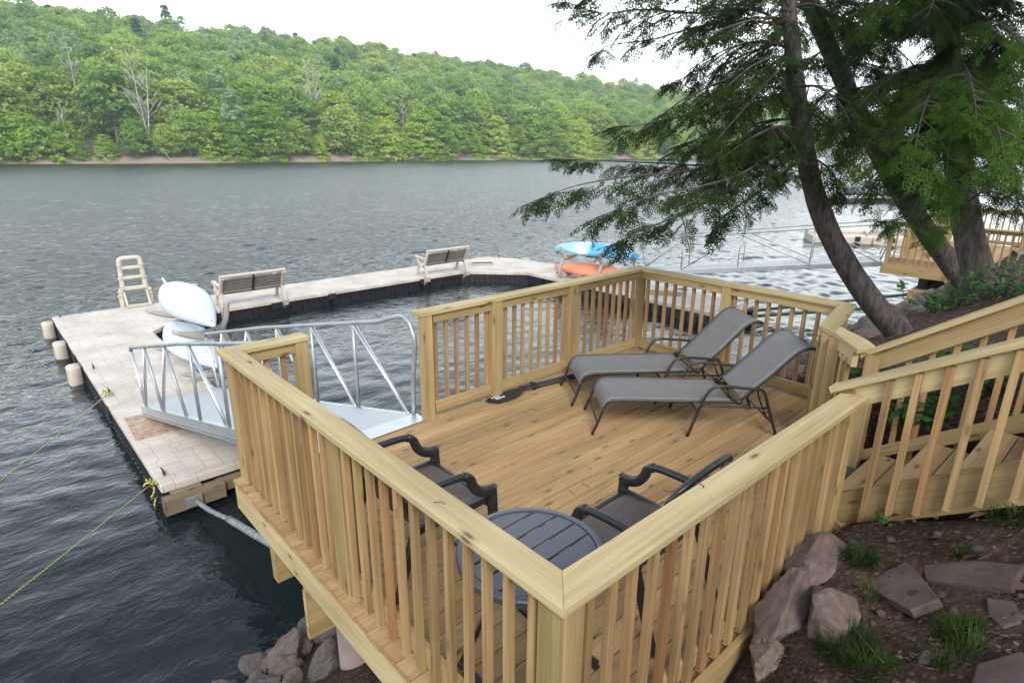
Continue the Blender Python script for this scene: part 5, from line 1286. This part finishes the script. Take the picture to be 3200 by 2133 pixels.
# thick trunk at the right
b3_ = at_d(2270, 715, 9.3); D3 = (b3_-CL).dot(FW)
h3 = thing('hemlock_tree', 'thick-trunked hemlock at the right with bright yellow-green young shoots', 'tree', b3_)
T3 = [b3_-Vector((0, 0, .9)), b3_+Vector((0, 0, .03))]+dpts([(2255, 650, D3-.02), (2238, 590, D3-.06), (2222, 520, D3-.1), (2208, 430, D3-.15), (2196, 320, D3-.2), (2184, 200, D3-.25), (2174, 80, D3-.3), (2166, -40, D3-.35), (2160, -250, D3-.4)])
trunk(h3, T3, [.30, .25, .222, .208, .20, .19, .18, .167, .15, .137, .12])
C3 = Crown(); C4 = Crown(); e = D3-.3
for L, kw in (
    ([(2180, 150, e), (2110, 150, e-.8), (2030, 190, e-1.5), (1960, 260, e-1.9), (1910, 320, e-2.1)], dict(t=.6)),
    ([(2188, 220, e), (2120, 230, e-1.0), (2050, 270, e-1.8), (1990, 330, e-2.2), (1950, 390, e-2.4)], dict(t=.7)),
    ([(2196, 310, e), (2130, 320, e-.8), (2070, 350, e-1.4), (2020, 400, e-1.7), (2000, 440, e-1.8)], dict(t=.55)),
    ([(2206, 400, e), (2150, 420, e-.6), (2110, 460, e-1.0), (2085, 500, e-1.2), (2030, 505, e-1.3)], dict(t=.45, slen=.55)),
    ([(2210, 430, e), (2180, 460, e-.6), (2160, 500, e-.8), (2155, 540, e-.9)], dict(t=.45, slen=.45)),
    ([(2184, 190, e), (2230, 190, e-1.2), (2280, 230, e-2.0), (2310, 300, e-2.4), (2330, 370, e-2.5)], dict(t=.65)),
    ([(2192, 270, e), (2240, 270, e-1.3), (2280, 310, e-2.0), (2300, 380, e-2.3)], dict(t=.7)),
    ([(2200, 360, e), (2250, 350, e-.8), (2300, 380, e-1.2), (2340, 440, e-1.4)], dict(t=.35)),
    ([(2180, 160, e), (2160, 170, e-1.5), (2130, 230, e-2.4), (2110, 300, e-2.9), (2100, 370, e-3.0)], dict(t=.75)),
    ([(2190, 240, e), (2190, 260, e-1.5), (2180, 320, e-2.4), (2175, 390, e-2.8), (2170, 440, e-2.8)], dict(t=.65)),
    ([(2176, 100, e), (2240, 80, e-1.2), (2310, 110, e-2.0), (2370, 170, e-2.4)], dict(t=.4)),
    ([(2172, 40, e), (2100, 20, e-.8), (2030, 50, e-1.4), (1975, 110, e-1.6)], dict(t=.35)),
    ([(2170, 20, e), (2230, -10, e-1.0), (2300, 0, e-1.8), (2370, 40, e-2.2)], dict(t=.3)),
    ([(2170, 0, e), (2170, -30, e-1.2), (2150, -10, e-2.2), (2130, 40, e-2.8)], dict(t=.3)),
    ([(2178, 120, e), (2215, 150, e-1.8), (2235, 210, e-2.8), (2245, 280, e-3.2)], dict(t=.6)),
    ([(2214, 470, e), (2260, 440, e-.4), (2310, 450, e-.6), (2350, 490, e-.7)], dict(t=.2, slen=.5)),
    ([(2203, 390, e), (2240, 400, e+.6), (2290, 420, e+.9)], dict(t=.15)),
    ([(2196, 320, e), (2250, 300, e+.8), (2310, 300, e+1.2), (2360, 330, e+1.4)], dict(t=.15)),
    ([(2186, 210, e), (2250, 170, e+.6), (2320, 160, e+1.0), (2380, 190, e+1.2)], dict(t=.15)),
    ([(2196, 320, e), (2130, 370, e+.6), (2060, 420, e+1.0)], dict(t=.15)),
    ([(2186, 210, e), (2110, 200, e+.9), (2030, 210, e+1.4)], dict(t=.15)),
    ([(2166, -30, e), (2060, -60, e-1.0), (1960, -40, e-1.6)], dict(t=.25)),
    ([(2166, -30, e), (2260, -80, e-1.5), (2360, -60, e-2.4)], dict(t=.25)),
    ([(2176, 60, e), (2250, 40, e-1.6), (2320, 70, e-2.6), (2370, 130, e-3.0)], dict(t=.5)),
    ([(2180, 130, e), (2260, 130, e-.6), (2330, 190, e-1.0), (2380, 260, e-1.2)], dict(t=.5)),
    ([(2190, 240, e), (2260, 240, e-.3), (2330, 290, e-.5), (2380, 380, e-.6)], dict(t=.3)),
    ([(2172, 20, e), (2110, -20, e-1.4), (2040, 0, e-2.2), (1990, 60, e-2.5)], dict(t=.45)),
    ([(2184, 180, e), (2250, 220, e-2.4), (2290, 290, e-3.2), (2310, 370, e-3.4)], dict(t=.6))):
    (C4 if kw['t'] > .42 else C3).bough(dpts(L), ssize=.35, **{**dict(slen=.8, sub=.17, dens=.85, gap=.10, droop=.45), **kw})
for k_ in range(9):
    o_ = Vector(at_d(2164, -60-25*k_, D3-.35)); e_ = Vector((3.2+.55*k_+random.uniform(-.5, .5), -1.6+.35*k_+random.uniform(-.8, .8), 5.3+.25*(k_ % 4)))
    C3.bough([o_, o_.lerp(e_, .35)+Vector((0, 0, .45)), o_.lerp(e_, .7)+Vector((0, 0, .35)), e_], ssize=.5, sub=.3, slen=1.5, dens=.8, t=.3, start=.2)
C3.build(h3, M_HEM).name = 'needles'; C4.build(h3, M_HEMY).name = 'young_needles'

# ------------------------------------------------------------------ forest on the far hill
def crown_mesh(seed, rad, zb, zt, clumps, per, leaf, shape='round', flat=.45):
    r = np.random.default_rng(seed); V = []; T = []
    for c in range(clumps):
        a = r.uniform(0, 6.283); h = r.uniform(0, 1)**(.85 if shape != 'full' else 1.0)
        if shape == 'cone': w = rad*(1-h)**.8+.25
        elif shape == 'full': w = rad*(1-.45*h**1.5)*(.9 if h < .12 else 1)*math.sqrt(max(.02, 1-max(0, h-.6)**2/.165))
        else: w = rad*math.sqrt(max(0.03, 1-(2*h-.85)**2/1.35))
        q = w*math.sqrt(r.uniform(.28, 1)); z = zb+(zt-zb)*h; cc = np.array([math.cos(a)*q, math.sin(a)*q, z]); out = np.array([math.cos(a), math.sin(a), .25+(h-.4)*1.2]); out /= np.linalg.norm(out)
        cr_ = r.uniform(.75, 1.35)*(rad*.27); k = per
        p = r.normal(0, 1, (k, 3)); p /= np.linalg.norm(p, axis=1)[:, None]; p *= (r.uniform(.2, 1, (k, 1)))**.5*cr_*np.array([1, 1, flat]); p[:, 2] -= .12*(p[:, :2]**2).sum(1)/cr_
        p += cc
        nn = out*.55+np.array([0, 0, .75])+r.normal(0, .42, (k, 3)); nn /= np.linalg.norm(nn, axis=1)[:, None]
        x = np.cross(nn, r.normal(0, 1, (k, 3))); x /= np.linalg.norm(x, axis=1)[:, None]; y = np.cross(nn, x); L = leaf*r.uniform(.55, 1.25, (k, 1))
        V.append(np.stack([p-x*L, p-y*L*.62, p+x*L, p+y*L*.62], 1)); T.append(np.clip(np.full(k, r.uniform(0.1, .9))+r.normal(0, .12, k), 0, 1))
    V = np.concatenate(V); return V.reshape(-1, 3), np.arange(len(V)*4).reshape(-1, 4), np.concatenate(T)
def tree_proto(seed, kind):
    if kind == 'full': a = crown_mesh(seed, 6.4, -2.0, 13.5, 185, 26, .42, 'full', .28); mat = M_LEAFB
    elif kind == 'round': a = crown_mesh(seed, 6.2, 3.0, 15, 150, 26, .44, 'round', .5); mat = M_LEAF
    elif kind == 'pale': a = crown_mesh(seed, 3.0, 2.5, 17, 110, 20, .34, 'round', .6); mat = M_LEAFP
    elif kind == 'bush': a = crown_mesh(seed, 5.0, .2, 6.0, 110, 22, .38, 'full', .35); mat = M_LEAFB
    else: a = crown_mesh(seed, 4.2, 2.0, 17, 120, 20, .42, 'cone', .18); mat = M_PINE
    o = np_mesh('crown', *a[:2], mat, a[2], None, False); me = o.data; bpy.data.objects.remove(o)
    r = random.Random(seed); mb = MB(); hgt = {'full': 9, 'round': 11, 'pale': 14, 'bush': 3, 'pine': 16}[kind]
    lean = r.uniform(-.8, .8); P = [(lean*t*t, .3*t, hgt*t-.6) for t in np.linspace(0, 1, 7)]
    mb.tube(P, [.24*(1-.75*t) for t in np.linspace(0, 1, 7)], 7)
    for _ in range(6):
        t = r.uniform(.4, .95); a_ = r.uniform(0, 6.28); b = Vector((lean*t*t, .3*t, hgt*t-.6)); mb.tube([b, b+Vector((math.cos(a_)*2, math.sin(a_)*2, 1.6))], [.09*(1.2-t), .03], 5)
    o = mb.build('trunk', M_BARKF); tm = o.data; bpy.data.objects.remove(o); return me, tm
PROTO = {k: [tree_proto(s, k) for s in range(n)] for k, n in (('full', 4), ('round', 5), ('pale', 2), ('bush', 2), ('pine', 2))}
def plant_tree(kind, az, r, sc, label, group=None, name='broadleaf_tree'):
    z = hill_z(az, r); g = thing(name, label, 'tree', (CL.x+math.cos(az)*r, CL.y+math.sin(az)*r, z-.1), random.uniform(0, 6.28), group)
    cm, tm = random.choice(PROTO[kind])
    for n_, m_ in (('crown', cm), ('trunk', tm)):
        o = bpy.data.objects.new(n_, m_); COL.objects.link(o); o.parent = g; o.scale = (sc*random.uniform(.9, 1.12), sc*random.uniform(.9, 1.12), sc)
    return g
def az_of(u): d = ray(u, 345); return math.atan2(d.y, d.x)
def on_hill(u, v):
    d = ray(u, v); h = math.hypot(d.x, d.y); az = math.atan2(d.y, d.x); r = hill_at(az)[0]+1
    while r < 1600:
        z = CL.z+d.z/h*r
        if z < hill_z(az, r): break
        r += .5
    return az, r
DEAD = ((333, 258, 118, 3.6, True, 'tallest bare pale dead tree forking into two trunks on the far hill'), (178, 230, 100, 3.4, False, 'bushy bare pale dead tree left of the tallest forked one'), (82, 118, 35, 4.5, True, 'bare pale dead tree high on the left of the far hill'),
        (18, 110, 30, 3.5, True, 'bare pale dead tree at the left picture edge of the far hill'), (262, 130, 75, 3.5, True, 'small bare pale dead tree high on the hill above the forked one'), (715, 185, 130, 3.4, True, 'narrow cluster of bare pale trunks in the middle of the far hill'),
        (928, 312, 230, 1.8, False, 'slim white bare trunk near the far shore in the middle'), (1002, 290, 240, 2.8, True, 'small bare forked trunk right of the slim white one'), (905, 190, 150, 2.4, True, 'small bare pale tree high on the hill right of the centre'), (150, 300, 225, 2.4, False, 'slender leaning bare trunk low at the left of the far shore'), (1180, 260, 225, 2.2, True, 'little bare pale tree on the hillside left of the hemlock boughs'))
DP = [(az, hill_at(az)[0]+9 if k == 0 else hill_at(az)[0]+24 if k in (1, 5) else max(hill_at(az)[0]+7, r-13)) for k, (az, r) in enumerate(on_hill(q[0], q[1]) for q in DEAD)]
def clear(az, r): return not any(abs(az-a)*r < 4.2 and R_-26 < r < R_+2.5 for a, R_ in DP)
LF = {'full': ('bright green broadleaf tree on the far shore, leafy down to the bank', 'bright trees along the far shore'), 'round': ('darker green broadleaf tree just behind the first row on the far shore', 'darker trees of the first rows on the far shore')}
a_ = az_of(-120)
while a_ > az_of(1900):
    r0, Dd, Hr = hill_at(a_); r = r0+random.uniform(2.0, 4.0); k = 'full' if random.random() < .82 else 'round'
    if True: plant_tree(k, a_, r, random.uniform(.55, 1.05)*(1 if clear(a_, r) else .62), *LF[k])
    a_ -= random.uniform(4.2, 7.5)/r0
a_ = az_of(-120)
while a_ > az_of(1900):
    r0, Dd, Hr = hill_at(a_); r = r0+random.uniform(11, 18); k = 'full' if random.random() < .5 else 'round'
    if clear(a_, r): plant_tree(k, a_, r, random.uniform(.95, 1.25), *LF[k])
    a_ -= random.uniform(5, 8)/r0
plant_tree('bush', az_of(60), hill_at(az_of(60))[0]+5, 1.35, 'broad yellow-green bush low on the far bank at the left picture edge', name='broadleaf_bush')
plant_tree('bush', az_of(-60), hill_at(az_of(-60))[0]+5, 1.3, 'broad bush on the far bank cut by the left picture edge', name='broadleaf_bush')
plant_tree('pale', az_of(545), hill_at(az_of(545))[0]+3.5, .95, 'pale grey-green tree with white twin trunks right at the far bank', name='birch_tree')
plant_tree('pale', az_of(520), hill_at(az_of(520))[0]+17, 1.15, 'tall pale grey-green tree just behind the white-trunked one', name='birch_tree')
for u, v, sc, lab in ((392, 50, 1.05, 'lone dark pine rising above the skyline of the far hill'), (985, 116, .62, 'small pine poking above the ridge, left of another small one'), (1052, 128, .5, 'smallest pine on the ridge, right of another small one')):
    az, r = on_hill(u, v+ (60 if sc > 1 else 45)); r = hill_at(az)[0]+hill_at(az)[1]*.97
    plant_tree('pine', az, r, sc*1.25, lab, name='pine_tree')
def dead_mesh(seed, hgt, spread, n=16, twin=True):
    r = random.Random(seed); mb = MB()
    for s in ((-1, 1) if twin else (0,)):
        P = [Vector((s*spread*.5*t**1.3+r.gauss(0, .1), r.gauss(0, .12), hgt*t*(1 if s <= 0 else .85))) for t in np.linspace(0, 1, 8)]
        mb.tube(smooth_line(P, 3), list(np.linspace(.22, .05, len(smooth_line(P, 3)))), 7)
        for _ in range(n):
            t = r.uniform(.35, .97); i = int(t*7); b = P[i].lerp(P[min(7, i+1)], t*7-i); a = r.uniform(0, 6.28); l = hgt*.24*(1.25-t); e = b+Vector((math.cos(a)*l*.75, math.sin(a)*l*.75, l*.9)); m = b.lerp(e, .5)+Vector((0, 0, -.1*l))
            mb.tube([b, m, e], [.075, .06, .03], 5)
            for _ in range(3): a2 = a+r.uniform(-1, 1); mb.tube([m, m+Vector((math.cos(a2)*l*.35, math.sin(a2)*l*.35, l*.45))], [.05, .025], 4)
    o = mb.build('bare_branches', M_DEAD); me = o.data; bpy.data.objects.remove(o); return me
for k, (u, vb, vt, sp, tw_, lab) in enumerate(DEAD):
    az, r = DP[k]; d = ray(u, vt); zt = CL.z+d.z/math.hypot(d.x, d.y)*r; z0 = hill_z(az, r); hg = max(6, (zt-z0)*1.02)
    # nudge towards the lake so that it stands clear of the crowns in front
    g = thing('dead_tree', lab, 'tree', (CL.x+math.cos(az)*r, CL.y+math.sin(az)*r, hill_z(az, r)-.3), az-math.pi/2)
    o = bpy.data.objects.new('bare_branches', dead_mesh(k, hg, sp, 16, tw_)); COL.objects.link(o); o.parent = g
# fallen logs on the far bank
for k, (u, w) in enumerate(((388, 1), (240, 1), (625, 1))):
    az = az_of(u); r = hill_at(az)[0]; p = Vector((CL.x+math.cos(az)*(r+1.5), CL.y+math.sin(az)*(r+1.5), hill_z(az, r+1.5))); s = Vector((-math.sin(az), math.cos(az), 0))
    tag(MB().tube([p+s*1.2+Vector((0, 0, 2.2)), p-s*.6+Vector((0, 0, -.6))-Vector((math.cos(az), math.sin(az), 0))*1.6], [.13, .08], 7).build('driftwood_log', M_DEAD), ('pale leaning log on the far bank under the tallest dead tree', 'pale log lying on the far bank at the left', 'pale log on the far bank right of the birch')[k], 'log')
# the rest of the wood reads as one mass
pts = []; sc_ = []; ix = []; rt = []
nF = 0
while nF < 1900:
    az = random.uniform(AZ[0]-.12, az_of(-160)); r0, Dd, Hr = hill_at(az); q = random.random(); r = math.sqrt(lerp((r0+20)**2, (r0+Dd*1.12)**2, q))
    w = min(1, (230/r)**1.5)
    if random.random() > w or not clear(az, r): continue
    z = hill_z(az, r); pts.append((CL.x+math.cos(az)*r, CL.y+math.sin(az)*r, z-.5)); s = random.uniform(.75, 1.15)*(1+max(0, r-350)*.0005); sc_.append((s, s, s*random.uniform(.85, 1.15))); rt.append((0, 0, random.uniform(0, 6.28))); u = random.random(); ix.append(random.choice((0, 1)) if u < .25 else random.choice((2, 3, 4, 5)) if u < .93 else 6 if u < .985 else 7); nF += 1
pc = bpy.data.collections.new('forest_kinds')
for k, (kd, i) in enumerate((('full', 0), ('full', 1), ('round', 0), ('round', 1), ('round', 2), ('round', 3), ('pale', 0), ('pine', 0))):
    o = bpy.data.objects.new('kind_%d' % k, PROTO[kd][i][0]); pc.objects.link(o)
fm = bpy.data.meshes.new('hillside_forest'); fm.from_pydata(pts, [], [])
fm.attributes.new('sc', 'FLOAT_VECTOR', 'POINT').data.foreach_set('vector', np.array(sc_, dtype=np.float32).ravel())
fm.attributes.new('rt', 'FLOAT_VECTOR', 'POINT').data.foreach_set('vector', np.array(rt, dtype=np.float32).ravel())
fm.attributes.new('ix', 'INT', 'POINT').data.foreach_set('value', np.array(ix, dtype=np.int32))
fo = bpy.data.objects.new('hillside_forest', fm); COL.objects.link(fo); tag(fo, 'dense mixed wood covering the far hill up to its ridge', 'forest', kind='stuff')
gn = bpy.data.node_groups.new('scatter', 'GeometryNodeTree'); gn.interface.new_socket('Geometry', in_out='INPUT', socket_type='NodeSocketGeometry'); gn.interface.new_socket('Geometry', in_out='OUTPUT', socket_type='NodeSocketGeometry')
gi, go = gn.nodes.new('NodeGroupInput'), gn.nodes.new('NodeGroupOutput'); ip = gn.nodes.new('GeometryNodeInstanceOnPoints'); ci = gn.nodes.new('GeometryNodeCollectionInfo')
ci.inputs[0].default_value = pc; ci.inputs['Separate Children'].default_value = True; ci.inputs['Reset Children'].default_value = True
def attr(n, t): a = gn.nodes.new('GeometryNodeInputNamedAttribute'); a.data_type = t; a.inputs[0].default_value = n; return [o for o in a.outputs if o.enabled and o.name == 'Attribute'][0]
gn.links.new(gi.outputs[0], ip.inputs['Points']); gn.links.new(ci.outputs[0], ip.inputs['Instance']); ip.inputs['Pick Instance'].default_value = True
gn.links.new(attr('ix', 'INT'), ip.inputs['Instance Index']); e2r = gn.nodes.new('FunctionNodeEulerToRotation'); gn.links.new(attr('rt', 'FLOAT_VECTOR'), e2r.inputs[0]); gn.links.new(e2r.outputs[0], ip.inputs['Rotation']); gn.links.new(attr('sc', 'FLOAT_VECTOR'), ip.inputs['Scale'])
gn.links.new(ip.outputs[0], go.inputs[0]); fo.modifiers.new('scatter', 'NODES').node_group = gn

# ------------------------------------------------------------------ air
mb = MB(); X0, X1, Y0, Y1, Z0_, Z1_ = -600, 1900, -200, 1000, WZ-2.2, 190
mb.v = [Vector((x, y, z)) for x in (X0, X1) for y in (Y0, Y1) for z in (Z0_, Z1_)]
for q in ((0, 1, 3, 2), (4, 6, 7, 5), (0, 4, 5, 1), (2, 3, 7, 6), (0, 2, 6, 4), (1, 5, 7, 3)): mb.face(q, [(0, 0)]*4, (0, 0))
hm = bpy.data.materials.new('air'); hm.use_nodes = True; ht = hm.node_tree; ht.nodes.remove(ht.nodes['Principled BSDF'])
pv = N(ht, 'ShaderNodeVolumePrincipled'); pv.inputs['Density'].default_value = .0004; pv.inputs['Color'].default_value = (.90, .95, 1, 1); pv.inputs['Anisotropy'].default_value = .3
ht.links.new(pv.outputs[0], ht.nodes['Material Output'].inputs['Volume'])
tag(mb.build('haze', hm), kind='stuff')
